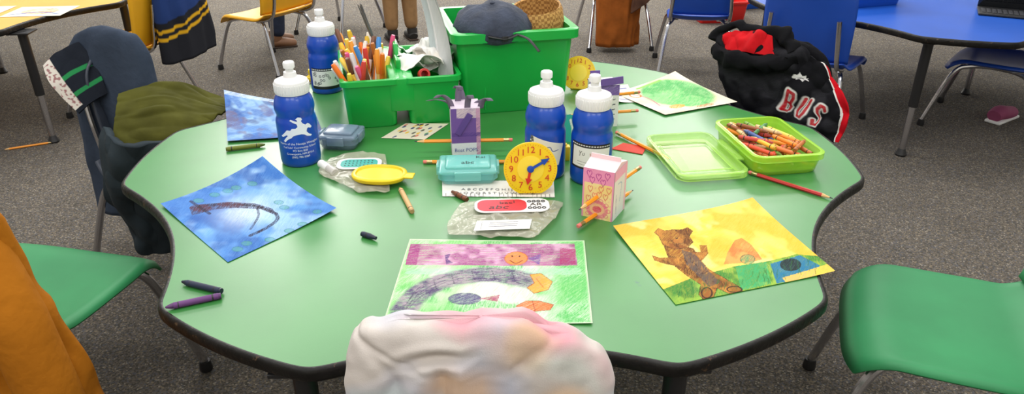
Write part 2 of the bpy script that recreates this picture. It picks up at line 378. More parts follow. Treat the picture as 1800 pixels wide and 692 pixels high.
def zt(x): return .574-.52*max(0,x-.040)**1.15*1.3-.9*max(0,-x-.11)**1.1+.003*math.sin(x*70)+.002*math.sin(x*150+1)
blob('hood_and_body',lambda h:.151-.016*h**3,lambda h:.037-.004*h,.20,zt,CLOTHV,h,n=(200,300),ex=(.50,.62),topp=5,topx=18,amp=.0040,sc=20,st=(1,1,.8),seed=6,extra=fold,colf=pastel,ridge=.35)
for sx in (-1,1):
    P=G().tube([(sx*.09,-.02,.42),(sx*.125,-.03,.36),(sx*.14,-.03,.22),(sx*.13,-.025,.10)],[.03,.036,.032,.026],20,sm=8)
    o=P.obj('sleeve',M('pastel_cloth',(208,196,194),.9,col2=(206,184,196),vs=14,bump=.3,bs=30),h)
# mustard jacket
h=thing('jacket',"mustard brown canvas jacket hung over a green chair back",'jacket',(-.840,-.455,0),math.radians(-14))
MUS=M('mustard_canvas',(158,96,22),.9,col2=(172,106,26),vs=9,bump=.3,bs=40,spec=.1)
blob('jacket_body',lambda h:.285-.125*h,lambda h:.060-.018*h,.06,lambda x:.615-.3*max(0,abs(x)-.10),MUS,h,n=(120,180),ex=(.6,.8),topp=5,topx=9,amp=.020,sc=12,seed=2,st=(1,1,.45))
for sx in (-1,1): G().tube([(sx*.14,.0,.50),(sx*.19,-.03,.40),(sx*.22,-.04,.25),(sx*.215,-.035,.12)],[.03,.04,.04,.035],20,sm=8).obj('sleeve',MUS,h)
# dark blue coat on rear left chair
h=thing('coat',"dark blue fleece coat with olive lining over a chair",'coat',(0,0,0))
NAV=M('navy_fleece',(56,66,82),.95,var=.12,vs=12,bump=.2,bs=60,spec=.15); OLV=M('olive_lining',(74,74,28),.9,var=.2,vs=14,bump=.15,bs=40,spec=.15); DGR=M('dark_slate_shell',(42,52,58),.8,var=.2,vs=14,bump=.2,bs=30,spec=.2)
sub=blob('coat_body',lambda h:.145-.02*h,lambda h:.045-.01*h,.10,lambda x:.585-.45*max(0,-x-.04)-.25*max(0,x-.05),NAV,h,n=(100,140),ex=(.6,.8),topp=4,topx=7,amp=.012,sc=13,seed=5,st=(1,1,.4))
sub.location=(-.925,.375,0); sub.rotation_euler=(0,0,math.radians(-18))
patch('lining',[[(-.87,.27,.46),(-.79,.30,.475),(-.71,.31,.455),(-.635,.31,.432)],[(-.855,.20,.425),(-.775,.225,.452),(-.69,.235,.442),(-.622,.25,.427)],[(-.845,.14,.375),(-.765,.15,.395),(-.69,.17,.41),(-.635,.205,.420)],[(-.84,.135,.32),(-.765,.13,.335),(-.70,.155,.36),(-.655,.20,.385)]],OLV,h,n=(90,120),amp=.010,sc=22,st=(.35,1.5,1),th=.005,seed=3)
patch('coat_side',[[(-.86,.16,.42),(-.80,.095,.405),(-.74,.12,.40),(-.69,.16,.385)],[(-.88,.16,.36),(-.83,.10,.345),(-.77,.12,.335),(-.72,.15,.33)],[(-.90,.18,.25),(-.86,.14,.24),(-.80,.15,.22),(-.75,.18,.20)],[(-.87,.22,.12),(-.86,.19,.09),(-.82,.19,.08),(-.79,.21,.08)]],DGR,h,n=(90,90),amp=.015,sc=17,th=.016,seed=8)
def collar(u,v,p):
    if u<.30 and v<.9: return lin((206,200,190)) if nz(p[0]*160,p[1]*160,p[2]*160)>-.2 else lin((150,110,110))
    if .40<v<.47 or .68<v<.75: return lin((44,130,76))
    return lin((34,38,46))
patch('striped_collar',[[(-1.065,.34,.505),(-1.04,.36,.53),(-.99,.38,.55)],[(-1.045,.31,.475),(-1.01,.34,.50),(-.96,.36,.52)],[(-1.015,.30,.435),(-.98,.32,.46),(-.94,.345,.48)],[(-.985,.29,.405),(-.96,.31,.425),(-.93,.335,.44)]],CLOTHV,h,n=(90,60),amp=.005,sc=20,th=.008,colf=collar)
# black hooded sweatshirt on rear right chair
BLK=M('black_fleece',(19,19,22),1,var=.2,vs=16,bump=.15,bs=50,spec=.1); RED=M('red_fleece',(186,20,28),.9,var=.15,vs=16,bump=.15,bs=50,spec=.15)
h=thing('sweatshirt',"black hooded sweatshirt with red lining and printed letters over chair",'sweatshirt',(0,0,0))
sb=blob('sweatshirt_body',lambda h:.13-.02*h,lambda h:.035-.008*h,.22,lambda x:.545-.35*max(0,x-.02),BLK,h,n=(60,90),ex=(.75,.8),topp=4,topx=6,amp=.012,sc=14,seed=11,st=(1,1,.6))
sb.location=(.735,.385,0); sb.rotation_euler=(0,0,math.radians(-58))
c=Canvas(240,240,(22,22,25)); c.wash((44,44,48),6,.3,1,.6)
edge=.905-.10*(c.Y-.5)**2*np.sign(c.Y-.5)
c.blend(((c.X>edge)&(c.Y<.90)).astype(float),(190,22,34),st=1,n=.05); c.blend(((c.X>edge-.014)&(c.X<edge+.004)&(c.Y<.93)).astype(float),(216,212,208),st=1,n=.05)
c.blend(((c.X>.30)&(c.X<.40)&(c.Y<.10)).astype(float),(60,60,64),st=.7)
def glyph(c,ch,x,y,w,hh,ang,pen,col):
    S={'B':[[(0,0),(0,1),(.7,.98),(.85,.78),(.7,.55),(0,.52)],[(.6,.54),(.95,.4),(.9,.1),(.6,0),(0,0)]],'U':[[(0,1),(0,.25),(.2,.02),(.7,.02),(.9,.25),(.9,1)]],'S':[[(.9,.85),(.6,1),(.2,1),(0,.8),(.1,.6),(.8,.42),(.92,.2),(.7,0),(.2,0),(0,.18)]]}
    for st in S[ch]:
        pts=[]
        for a,b in st:
            dx=(a-.45)*w; dy=(b-.5)*hh; pts.append((x+dx*math.cos(ang)-dy*math.sin(ang),y+dx*math.sin(ang)+dy*math.cos(ang)))
        c.line(pts,pen,col,n=.05)
LT=(('B',.52,.40),('U',.632,.345),('S',.745,.28))
for ch,x,y in LT: glyph(c,ch,x,y,.066,.22,-.42,.025,(206,202,198)) 
for ch,x,y in LT: glyph(c,ch,x,y,.066,.22,-.42,.0125,(176,24,36))
wolf=[(-.03,.0),(-.022,.016),(-.012,.012),(-.002,.022),(.006,.013),(.02,.018),(.016,.006),(.028,.004),(.02,-.004),(.026,-.014),(.01,-.010),(.004,-.02),(-.008,-.010),(-.02,-.014),(-.016,-.004)]
c.poly([(.62+a*2.4,.65+b*2.8) for a,b in wolf],(206,204,202),st=1,n=.05); c.line([(.59,.65),(.62,.66),(.65,.65)],.006,(40,40,44)); c.ell((.63,.635),.010,.010,(40,40,44))
patch('printed_front',[[(.562,.48,.540),(.626,.42,.553),(.687,.36,.560),(.730,.30,.538),(.760,.26,.512)],[(.555,.42,.475),(.620,.36,.480),(.681,.30,.489),(.7355,.25,.490),(.781,.22,.480)],[(.572,.38,.4135),(.625,.32,.4115),(.686,.26,.4185),(.743,.22,.426),(.799,.19,.429)],[(.601,.36,.368),(.653,.30,.368),(.701,.24,.369),(.742,.19,.367),(.779,.17,.368)]],CLOTHV,h,n=(240,240),amp=.023,sc=16,st=(1,1,.9),th=.012,seed=17,cv=c)
patch('hood_lining',[[(.572,.455,.548),(.600,.43,.560),(.635,.395,.567),(.662,.365,.562)],[(.568,.435,.532),(.60,.400,.542),(.635,.368,.543),(.660,.345,.540)],[(.568,.415,.516),(.60,.382,.520),(.635,.350,.522),(.662,.33,.522)]],RED,h,n=(50,70),amp=.014,sc=30,th=.006)
g=G(); g.tube([(.555,.475,.528),(.575,.475,.553),(.62,.435,.568),(.665,.385,.570),(.695,.345,.558),(.70,.32,.535)],[.012,.013,.011,.012,.018,.018],16,sm=10); g.tube([(.548,.44,.508),(.575,.39,.500),(.62,.345,.503),(.665,.31,.510),(.70,.30,.522)],[.016,.022,.020,.020,.018],16,sm=10)
P0=g.obj('hood',BLK,h)
for v in P0.data.vertices:
    x,y,z=v.co; k=.015*nz(x*34,y*34,z*34); v.co=(x+k,y+.013*nz(x*30+5,y*30,z*30),z+k*.8)
# striped jacket on yellow chair
h=thing('jacket',"dark jacket with yellow stripes over a yellow chair",'jacket',(-1.195,1.48,0),math.radians(80))
def strp(x,y,z): 
    if .335<z-.2*x<.347 or .362<z-.2*x<.374: return lin((206,158,36))
    if z-.2*x>.40: return lin((40,60,110))
    return lin((38,39,44))
blob('jacket_body',lambda h:.16-.02*h,lambda h:.05-.01*h,.22,lambda x:.58-.2*max(0,abs(x)-.1),CLOTHV,h,n=(90,90),amp=.014,sc=12,seed=21,colf=strp)
# brown coat
h=thing('coat',"brown coat hanging over a school chair",'coat',(.60,2.285,0),0)
BRN=M('brown_suede',(138,76,30),.95,var=.2,vs=16,bump=.2,bs=30,spec=.1)
blob('coat_body',lambda h:.10+.02*h,lambda h:.05-.01*h,.03,lambda x:.58,BRN,h,n=(60,110),amp=.030,sc=20,st=(1,1,.12),seed=31)
patch('coat_flap',[[(.08,-.05,.50),(.2,.0,.50),(.34,.05,.47)],[(.06,-.06,.36),(.2,-.02,.36),(.36,.02,.35)],[(.05,-.07,.2),(.15,-.03,.26),(.24,.0,.32)]],M('dark_brown_cloth',(84,52,34),.9,var=.2,vs=16),h,n=(30,40),amp=.012,sc=16,th=.012)
# ------------------------------------------------------------ bottles
BOT=M('blue_bottle_plastic',(14,72,178),.28,coat=.2); BCAP=M('white_cap_plastic',(236,236,236),.3)
def bottle(x,y,rz,label):
    t=thing('water_bottle',label,'bottle',(x,y,T),rz,'blue water bottles on the green table')
    s=.945
    G().lathe([(r*s,z) for r,z in [(0,.002),(.034,.002),(.036,0),(.0395,.003),(.0405,.009),(.0405,.086),(.0395,.092),(.0373,.097),(.0370,.101),(.0385,.106),(.0400,.112),(.0398,.12),(.037,.131),(.033,.138),(.0305,.142),(.030,.150)]],48).obj('bottle_body',BOT,t,auto=60)
    g=G(); pr=[(.0318,.141),(.0335,.142),(.0338,.146),(.0338,.162),(.032,.1655),(.026,.168),(.0165,.170),(.0135,.172),(.0122,.178),(.0118,.181),(0,.181)]
    g.lathe([(r*s,z) for r,z in pr],48)
    for k in range(40):
        a=2*pi*k/40; g.box((.0014,.0022,.016),(.0342*s,0,.153),.0003,mat=Matrix.Rotation(a,4,'Z'),seg=1)
    g.obj('screw_cap',BCAP,t,auto=40)
    G().lathe([(.0075,.180),(.0075,.187),(.0105,.189),(.0108,.1975),(.0095,.2),(.004,.2),(0,.198)],28).obj('spout',BCAP,t,auto=50)
    return t
def cyl(r,z0,rot0=0,tilt=0):
    def f(v):
        x=v.x*math.cos(tilt)-v.y*math.sin(tilt); y=v.x*math.sin(tilt)+v.y*math.cos(tilt); a=-pi/2+rot0+x/r; return (r*math.cos(a),r*math.sin(a),z0+y)
    return f
def tocam(x,y): return math.atan2(-1.384-y,.008-x)+pi/2
def curved_label(cv,r,w,hh,z0,parent,rot0=0,tilt=0,name='label_sticker'):
    f=cyl(r,z0,rot0,tilt); P=np.zeros((cv.ny,cv.nx,3))
    for i in range(cv.ny):
        for j in range(cv.nx): P[i,j]=f(Vector((-w/2+w*j/(cv.nx-1),-hh/2+hh*i/(cv.ny-1),0)))
    return gridobj(name,P,VPLAST,parent,cv.a)
b1=bottle(-.384,-.030,tocam(-.384,-.03)-.0,"blue squeeze bottle with white bucking-horse emblem and school address")
WPR=M('white_ink',(235,240,248),.5)
g=G(); RB_=.0387
for s_,sz,zz in (("Home of the Navajo Wranglers",.0064,.050),("Tse'ii'ahi' Community School",.0058,.0425),("PO Box 828",.0056,.036),("Crownpoint, NM 87313",.0056,.0295),("(505) 786-5389",.0056,.023)):
    g.text(s_,sz,fn=cyl(RB_,zz))
horse=[(-30,2),(-22,11),(-14,10),(-10,15),(-2,15),(3,19),(2,26),(-5,30),(-13,36),(-10,39),(0,34),(4,32),(3,37),(0,39),(6,44),(13,42),(15,37),(12,33),(15,27),(21,22),(27,25),(32,21),(37,13),(33,10),(27,13),(24,11),(22,4),(27,-3),(35,-8),(32,-11),(22,-8),(16,-3),(10,-1),(0,-2),(-8,-4),(-14,-10),(-22,-14),(-30,-22),(-34,-19),(-27,-10),(-21,-4),(-25,-3),(-35,-9),(-39,-6),(-31,1)]
def tri_poly(pts):
    bm=bmesh.new(); vs=[bm.verts.new((a,b,0)) for a,b in pts]; f=bm.faces.new(vs); bmesh.ops.triangulate(bm,faces=[f]); bmesh.ops.subdivide_edges(bm,edges=bm.edges[:],cuts=2,use_grid_fill=True)
    bm.verts.index_update(); r=([v.co.copy() for v in bm.verts],[[v.index for v in f.verts] for f in bm.faces]); bm.free(); return r
hv,hf=tri_poly(horse); fn=cyl(RB_,.073,-.05)
g.add([fn(Vector((v.x*.00084,v.y*.00076-.003,0))) for v in hv],hf)
g.obj('printed_emblem_and_address',WPR,b1,smooth=False)
b2=bottle(-.422,.409,tocam(-.422,.409),"blue squeeze bottle with black and white patterned label")
def lblcanvas(kind):
    c=Canvas(150,100,(232,232,228))
    if kind==0:
        c.blend(((c.Y<.14)|(c.Y>.86)).astype(float),(25,25,28),st=1,n=0)
        for k in range(14): c.line([(k/14+.02,.93),(k/14+.05,.93)],.02,(240,240,240))
        for k in range(22): c.ell((rng.uniform(.05,.95),rng.uniform(.2,.8)),.03,.05,(70,70,80),ring=.015)
    if kind==1:
        c.blend(((c.Y>.84)|(c.Y<.08)|(c.X<.08)).astype(float),(20,20,24),st=1,n=0)
        for k in range(16): c.line([(k/16+.02,.92),(k/16+.04,.92)],.02,(235,235,235))
        c.line([(.24,.68),(.26,.60),(.30,.69)],.011,(30,30,34)); c.line([(.265,.6),(.25,.50)],.011,(30,30,34)); c.line([(.33,.63),(.325,.55),(.36,.55),(.365,.64)],.010,(30,30,34),sm=5)
        c.line([(.5,.65),(.52,.53),(.58,.6),(.64,.52),(.70,.62),(.78,.53)],.011,(200,60,60),sm=4); c.line([(.5,.40),(.8,.38)],.008,(60,60,70)); c.line([(.2,.28),(.6,.26)],.008,(90,90,96)); c.line([(.2,.18),(.7,.16)],.008,(120,120,130))
    if kind==2:
        c.blend((c.X+c.Y*.4<.5).astype(float),(30,30,40),st=.9,n=.2)
        for k in range(26): c.ell((rng.uniform(0,.4),rng.uniform(0,1)),.02,.03,(230,230,230))
        c.line([(.5,.7),(.6,.75),(.7,.6),(.85,.7)],.02,(60,80,160),sm=4)
    return c
curved_label(lblcanvas(0),.0388,.078,.052,.040,b2)
b3=bottle(.093,-.098,tocam(.093,-.098),"blue squeeze bottle with slanted patterned label standing behind clock")
curved_label(lblcanvas(2),.0388,.070,.042,.060,b3,.0,-.28)
b4=bottle(.177,-.122,tocam(.177,-.122),"blue squeeze bottle with handwritten name label beside pink carton")
curved_label(lblcanvas(1),.0388,.080,.050,.058,b4,-.05,-.05)
# ------------------------------------------------------------ caddy and bin
CAD=M('green_bin_plastic',(18,168,66),.32,var=.04,vs=10,spec=.5)
def openbin(g,w,d,h,tp,wall=.004,c=(0,0),rc=.02,z0=0,lip=.008,bottom=True,nseg=6,skirt=.012):
    """rounded open container; base w*d growing by tp at the rim"""
    def ring(ww,dd,r,z):
        o=[]
        for qx,qy,a0 in ((1,1,0),(-1,1,pi/2),(-1,-1,pi),(1,-1,3*pi/2)):
            for k in range(nseg+1):
                a=a0+k*pi/2/nseg; o.append((c[0]+qx*(ww/2-r)+r*math.cos(a)*1,c[1]+qy*(dd/2-r)+r*math.sin(a),z))
        return o
    rs=[ring(w-.006,d-.006,rc,z0),ring(w,d,rc,z0+.004),ring(w*tp,d*tp,rc,z0+h-skirt),ring(w*tp+2*lip,d*tp+2*lip,rc+lip*.5,z0+h-skirt),ring(w*tp+2*lip,d*tp+2*lip,rc+lip*.5,z0+h-.001),ring(w*tp+2*lip-.003,d*tp+2*lip-.003,rc+lip*.4,z0+h),
        ring(w*tp-2*wall,d*tp-2*wall,rc*.8,z0+h),ring(w-2*wall,d-2*wall,rc*.8,z0+wall+.003)]
    n=len(rs[0]); vs=sum(rs,[]); fs=[(i*n+k,i*n+(k+1)%n,(i+1)*n+(k+1)%n,(i+1)*n+k) for i in range(len(rs)-1) for k in range(n)]
    fs.append(tuple(reversed(range(n)))); fs.append(tuple((len(rs)-1)*n+k for k in range(n))); g.add(vs,fs); return g
CR=math.radians(11.5)
cad=thing('supply_caddy',"bright green plastic supply caddy with two compartments and centre handle",'caddy',(-.226,.273,T),CR)
g=G()
openbin(g,.104,.235,.112,1.12,c=(-.0665,0),rc=.014,lip=.005); openbin(g,.104,.235,.112,1.12,c=(.0665,0),rc=.014,lip=.005)
g.box((.052,.2465,.076),(0,0,.0735),.003,taper=(1.0,1.093))
g.obj('caddy_body',CAD,cad)
G().box((.012,.16,.028),(0,.02,.118),.005).box((.010,.10,.03),(0,.03,.138),.004,taper=(1,.7)).obj('handle',CAD,cad)
bn=thing('storage_bin',"large bright green plastic storage bin full of supplies",'bin',(.020,.362,T),CR)
g=G(); openbin(g,.242,.242,.19,1.09,rc=.018,lip=.013,wall=.005,skirt=.020)
for x in (-.07,.07): g.box((.003,.003,.14),(x,-.1235,.08),.001,mat=Matrix.Identity(4))
g.obj('bin_body',CAD,bn)
for sx in (-1,1): G().box((.016,.09,.012),(sx*.149,0,.172),.003).obj('handle',CAD,bn)
def cw(x,y,z=0,o=(-.226,.273)): # caddy local -> world
    return (o[0]+x*math.cos(CR)-y*math.sin(CR),o[1]+x*math.sin(CR)+y*math.cos(CR),T+z)
# markers
def marker(p0,p1,body,cap,tipc,L=.135):
    g=G().lathe([(0,0),(.0045,0),(.0052,.003),(.0052,L*.62),(.0048,L*.64)],14); o=g.obj('marker',M('m_%s'%(body,),body,.35)); tag(o,"%s felt marker standing in the green caddy"%tipc,'marker','markers in the supply caddy')
    c=G().lathe([(.0055,L*.62),(.0058,L*.63),(.0056,L*.95),(.004,L),(0,L*1.002)],14).obj('cap',M('m_%s'%(cap,),cap,.35),o)
    orient(o,p0,p1); return o
pal=[((240,130,40),(240,120,30),'orange'),((235,230,220),(240,200,60),'white and yellow'),((235,230,220),(235,235,235),'white'),((240,200,70),(250,215,90),'yellow'),((240,140,60),(220,70,60),'orange and red'),((235,230,225),(230,90,140),'white and pink'),((235,230,225),(120,80,60),'white and brown'),((240,200,120),(240,160,60),'light orange'),((235,235,230),(70,140,210),'white and blue'),((240,180,60),(180,110,50),'gold'),((238,234,226),(238,234,226),'white')]
for i in range(58):
    lx=-.068+random.uniform(-.036,.038); ly=-.098+.190*(i/57)+random.uniform(-.01,.01); z0_=.012+.03*random.random()
    tx=lx+random.uniform(-.045,.035)-(.03 if i%3==0 else 0); ty=ly+random.uniform(-.045,.05)
    c=pal[i%len(pal)]; marker(cw(lx,ly,z0_),cw(tx,ty,.16),c[0],c[1],c[2],L=random.uniform(.115,.145))
# scissors
STL=M('brushed_steel',(120,126,132),.32,1)
for i,(x,y,a,b) in enumerate([(-.014,.03,-.045,.02),(-.012,.045,-.050,.028)]):
    s=thing('scissors',"steel scissors standing blades up in the green caddy",'scissors',group='scissors in the caddy')
    for sg in (-1,1):
        g=G().prism([(-.009,0),(.008,0),(.010,.02),(.004*sg,.165),(-.006,.03)],-.001,.001,mat=Matrix.Rotation(sg*.02,4,'Y')@Matrix.Translation((0,sg*.0012,.03))@Matrix.Rotation(pi/2,4,'X')); g.obj('blade',STL,s,smooth=False)
        G().tube([(sg*.002,0,.03),(sg*.012,0,.012),(sg*.018,0,-.004),(sg*.01,0,-.018),(sg*.002,0,-.006),(sg*.001,0,.02)],.0035,8,sm=5).obj('handle',M('grey_handle',(60,64,70),.4),s)
    orient(s,cw(x,y,.045),cw(x+a,y+b,.2))
for i,(x,y,rz,cc) in enumerate([(.045,.0,.2,(232,230,226)),(.085,.05,1.1,(218,216,214)),(.055,.07,-.6,(234,232,229)),(.09,-.01,.7,(226,220,210)),(.05,-.04,.4,(236,234,230)),(.075,.02,1.4,(238,236,232))]):
    gr=[]
    for r in range(4):
        row=[]
        for q in range(5):
            a=(q-2)*.024; b=(r-1.5)*.021; row.append((a*math.cos(rz)-b*math.sin(rz),a*math.sin(rz)+b*math.cos(rz),.013*math.sin(q*1.6+r*1.3+i)+.004*i))
        gr.append(row)
    o=patch('crumpled_paper',gr,M('scrap_%d'%i,cc,.8),None,n=(30,36),amp=.009,sc=40,th=.001,seed=i); o.location=cw(x,y,.108); o.rotation_euler=(random.uniform(-.3,.3),random.uniform(-.3,.3),0); tag(o,"crumpled white paper scrap in the green caddy",'paper','paper scraps in the caddy')
o=G().lathe([(.008,0),(.012,0),(.013,.002),(.013,.014),(.012,.016),(.008,.016),(.008,0)],26).obj('tape_roll',M('red_tape',(196,44,36),.4)); o.location=cw(.050,-.09,.104); o.rotation_euler=(1.2,.2,.3); tag(o,"small red tape roll on top of the caddy contents",'tape roll')
# sheets leaning between caddy and bin
for i,(dx,dy,cc,lb) in enumerate([(0,0,(226,226,226),"white sheet of paper propped upright against the storage bin"),(-.018,.035,(190,200,202),"pale grey sheet propped upright beside the storage bin"),(.006,-.016,(200,203,202),"clear grey plastic sleeve leaning on the storage bin")]):
    cv=Canvas(30,40,cc); cv.blend(np.ones(cv.X.shape),(176,180,184),st=.1,n=.1)
    P=np.zeros((40,30,3)); 
    for a in range(40):
        for b in range(30):
            u=b/29; v=a/39; z=T+.08+.22*v
            P[a,b]=(-.130+.034*u-.045*v+.010*math.sin(v*3)+dx, .262-.060*u+.075*v+.010*math.sin(u*3)+dy, z-.03*u*v)
    o=gridobj('loose_sheet',P,PAPER,None,cv.a); tag(o,lb,'paper')
# cap
CP=thing('baseball_cap',"washed navy baseball cap lying in the storage bin",'cap',(-.006,.292,T+.166),.3)
DEN=M('washed_denim',(48,54,68),.9,col2=(66,74,92),vs=22,bump=.3,bs=120)
g=G(); pr=[(.085,0),(.089,.010),(.087,.028),(.078,.046),(.058,.062),(.03,.070),(.004,.073),(0,.073)]; g.lathe(pr,40)
g.v=[(x*(1+.07*nz(x*30,y*30,z*30)),y*(1+.07*nz(x*30+4,y*30,z*30)),z+.014*nz(x*25,y*25,3)) for x,y,z in g.v]; g.obj('crown',DEN,CP,auto=80)
G().lathe([(0,.070),(.006,.0705),(.006,.074),(0,.077)],12).obj('button',DEN,CP)
P=np.zeros((10,30,3))
for i in range(10):
    for j in range(30):
        a=pi*.12+pi*.76*j/29; r=.084+.062*(i/9)*math.sin((a-pi*.12)/(pi*.76)*pi)**.5; P[i,j]=(r*math.cos(a),r*math.sin(a),.010-.012*(i/9)-.03*abs(math.cos(a))**2*(i/9))
o=gridobj('visor',P,DEN,CP); solid(o,.003); 
G().tube([(.03,-.086,.02),(.0,-.091,.014),(-.035,-.083,.02)],.006,8,sm=6,flat=.4).tube([(.03,-.083,.02),(.05,-.105,.012),(.066,-.128,-.01)],.005,8,sm=6,flat=.4).box((.014,.003,.012),(-.0,-.094,.014),.001).obj('strap',BLACKP,CP)
g=G()
pr=[(.052,0),(.057,.02),(.062,.07),(.060,.10),(.056,.11),(.053,.108),(.056,.07),(.050,.01),(0,.008)]
g.lathe(pr,36); o=g.obj('woven_basket',weave('woven_straw',(206,158,90),(160,112,56),150)); o.location=(.105,.350,T+.115); o.rotation_euler=(.15,-.1,0); tag(o,"tan woven straw basket sitting in the storage bin",'basket')
# ------------------------------------------------------------ drawings
def setp(o,label,cat='drawing',group=None): tag(o,label,cat,group); return o
DK=(50,30,22)
# bear
Q=[(1187,536),(1467,480),(1322,356),(1077,401)]
c=Canvas(330,250,(236,214,130),Q); full=np.ones(c.X.shape)
c.blend(full,(242,196,70),st=.9,n=.10,ang=.2); c.wash((248,214,112),4,.3,1.5,.7); c.wash((236,168,46),5,.4,1.2,.65); c.wash((250,228,150),6,1.1,1.0,.6)
grass=c.pm([(1160,512),(1215,490),(1290,470),(1345,462),(1400,450),(1440,455),(1480,480),(1187,545)])
c.blend(grass,(84,152,54),st=.88,n=.12,ang=1.2); c.wash((46,116,50),8,.2,1,.65,grass); c.wash((150,186,70),8,.6,1,.6,grass)
c.poly([(1290,470),(1345,462),(1352,500),(1300,512)],(60,164,104),st=.65,n=.2)
c.poly([(1352,466),(1405,452),(1440,470),(1430,488),(1362,500)],(30,110,150),st=.92,n=.12)
c.poly([(1372,490),(1455,468),(1467,480),(1380,500)],(236,190,76),st=.8,n=.15)
c.ell((1388,468),19,11,(30,42,40),st=.95,n=.1)
arch=[(1270,467),(1277,445),(1290,425),(1302,421),(1318,432),(1330,447),(1338,459),(1310,464)]
am=c.pm(arch); c.blend(am,(222,132,66),st=.88,n=.12); c.wash((236,164,90),8,.4,1,.6,am); c.wash((190,100,56),8,.5,.8,.55,am)
c.ell((1312,458),13,8,(70,150,100),st=.6,n=.2); c.ell((1312,458),13,8,(50,80,60),ring=.004,st=.6)
BR=(146,88,36)
def scrib(pts,col,k=5):
    m=c.pm(pts); c.blend(m,col,st=.9,n=.14); c.wash((88,50,24),10,.4,.7,.65,m,.3,1.2); c.wash((206,140,60),9,.6,.8,.55,m,.3,1.2)
body=[(1164,430),(1190,432),(1217,440),(1226,456),(1244,476),(1266,488),(1294,504),(1304,514),(1280,518),(1258,508),(1252,523),(1236,529),(1226,519),(1230,502),(1208,488),(1186,471),(1172,452)]
scrib(body,BR); c.line(body+[body[0]],.0036,DK,st=.6,n=.3)
arm=[(1180,455),(1158,456),(1146,452),(1150,460),(1168,466),(1188,470)]; scrib(arm,BR); c.line(arm,.003,DK,st=.5,n=.3)
arm=[(1212,446),(1230,446),(1228,434),(1240,434),(1242,448),(1232,460),(1220,462)]; scrib(arm,BR); c.line(arm,.003,DK,st=.5,n=.3)
m=c.pm([(1196,442),(1218,448),(1244,478),(1264,498),(1244,506),(1226,488),(1204,466)]); c.blend(m,(92,80,74),st=.75,n=.25,ang=1.0)
for k in range(34):
    x=1180+rng.uniform(0,1)*78; y=438+(x-1180)*.85+rng.uniform(-8,10); c.line([(x,y),(x+rng.uniform(-8,10),y+rng.uniform(-9,9))],.0028,DK,st=.45,n=.3)
hd=[(1156,418),(1148,412),(1155,405),(1166,409),(1180,407),(1196,407),(1206,403),(1215,409),(1209,418),(1216,428),(1207,438),(1184,441),(1164,434)]
scrib(hd,(142,84,38)); c.line(hd+[hd[0]],.0036,DK,st=.65,n=.3); c.ell((1190,426),9,5,(176,112,52)); c.ell((1187,422),2.5,1.5,DK)
c.ell((1240,516),10,10,BR,st=.95); c.ell((1240,516),9,9,DK,ring=.006); c.ell((1288,510),13,5,DK,ring=.005)
for k in range(60):
    x=rng.uniform(1175,1440); y=536-(x-1187)*.2-rng.uniform(2,26); c.line([(x,y),(x+rng.uniform(-4,4),y-9)],.003,(40,100,44),st=.55)
setp(sheet('drawing',c,[(.249,-.538),(.502,-.460),(.450,-.229),(.193,-.318)],bend=lambda U,V:.004*(1-U)*(V)**2+.006*(U*(V))**4+.003*(U**6)),"child's crayon drawing of a brown bear on yellow paper")
# fish and caterpillar sheet
Q=[(688,567),(1042,571),(1027,425),(720,421)]
c=Canvas(330,250,(206,220,190),Q); full=np.ones(c.X.shape)
edge=np.minimum(np.minimum(c.X,c.asp-c.X),np.minimum(c.Y,1-c.Y)); soft=np.clip(edge/.02,0,1)
c.blend(soft,(168,212,156),st=.8,n=.14,ang=1.3); c.wash((114,190,104),4,.1,1.2,.65,soft,.2,1.4); c.wash((220,232,212),4,.3,1,.75,soft,.2,1.2); c.wash((78,170,84),6,.7,1,.6,soft,.25,1.5)
right=np.clip((c.X/c.asp-.72)*6,0,1)*soft; c.blend(right,(88,180,94),st=.65,n=.25,ang=.9)
left=np.clip((.2-c.X/c.asp)*7,0,1)*soft; c.blend(left,(114,192,100),st=.55,n=.25,ang=1.0)
mag=c.pm([(722,430),(1010,430),(1016,470),(716,468)]); c.blend(mag,(176,96,148),st=.78,n=.25,ang=.05,ln=26); c.wash((212,166,196),5,.1,1,.6,mag,.3,.05); c.wash((140,50,116),7,.4,.9,.55,mag,.3,.05)
c.poly([(722,430),(740,430),(736,468),(716,468)],(150,44,116),st=.6); c.poly([(985,438),(1012,440),(1012,468),(985,468)],(160,48,100),st=.6)
c.poly([(720,474),(1020,474),(1024,486),(716,484)],(166,214,180),st=.45,n=.25)
arc=[(722,545),(742,520),(770,502),(810,490),(855,484),(900,488),(940,498)]
am=c.lm([(p.x,p.y) for p in crom([Vector((a,b,0)) for a,b in arc],5)],.088); c.blend(am,(120,102,130),st=.78,n=.28,ang=.2,ln=20); c.wash((80,62,104),10,.3,.8,.65,am,.3,.3); c.wash((166,150,160),10,.6,.8,.6,am,.3,.3)
for o_ in (-9,-5,-1,4,8): c.line([(x+rng.uniform(-2,2),y+o_+rng.uniform(-1.5,1.5)) for x,y in arc],.0034,(62,52,80),sm=5,st=.45,n=.35)
for x,y in ((770,502),(800,492),(835,486),(870,485),(905,489)): c.line([(x-2,y-8),(x+4,y+8)],.004,(56,50,76),st=.45,n=.3)
fsh=[(934,485),(953,483),(973,498),(966,512),(942,518),(930,508),(942,500)]; c.poly(fsh,(234,160,60),st=.88,n=.16); c.line(fsh+[fsh[0]],.0038,(150,80,40),st=.7,n=.3); c.line([(945,492),(958,508)],.0035,(150,80,40),st=.6)
c.ell((909,456),20,12,(232,138,58),st=.88,n=.14); c.ell((909,456),20,12,(180,80,30),ring=.0035,st=.6,n=.3); c.line([(899,460),(909,465),(920,460)],.004,(90,40,20),sm=4); c.ell((902,452),1.6,1.6,DK); c.ell((915,452),1.6,1.6,DK); c.poly([(930,456),(952,448),(950,468)],(110,86,150),st=.65,n=.25)
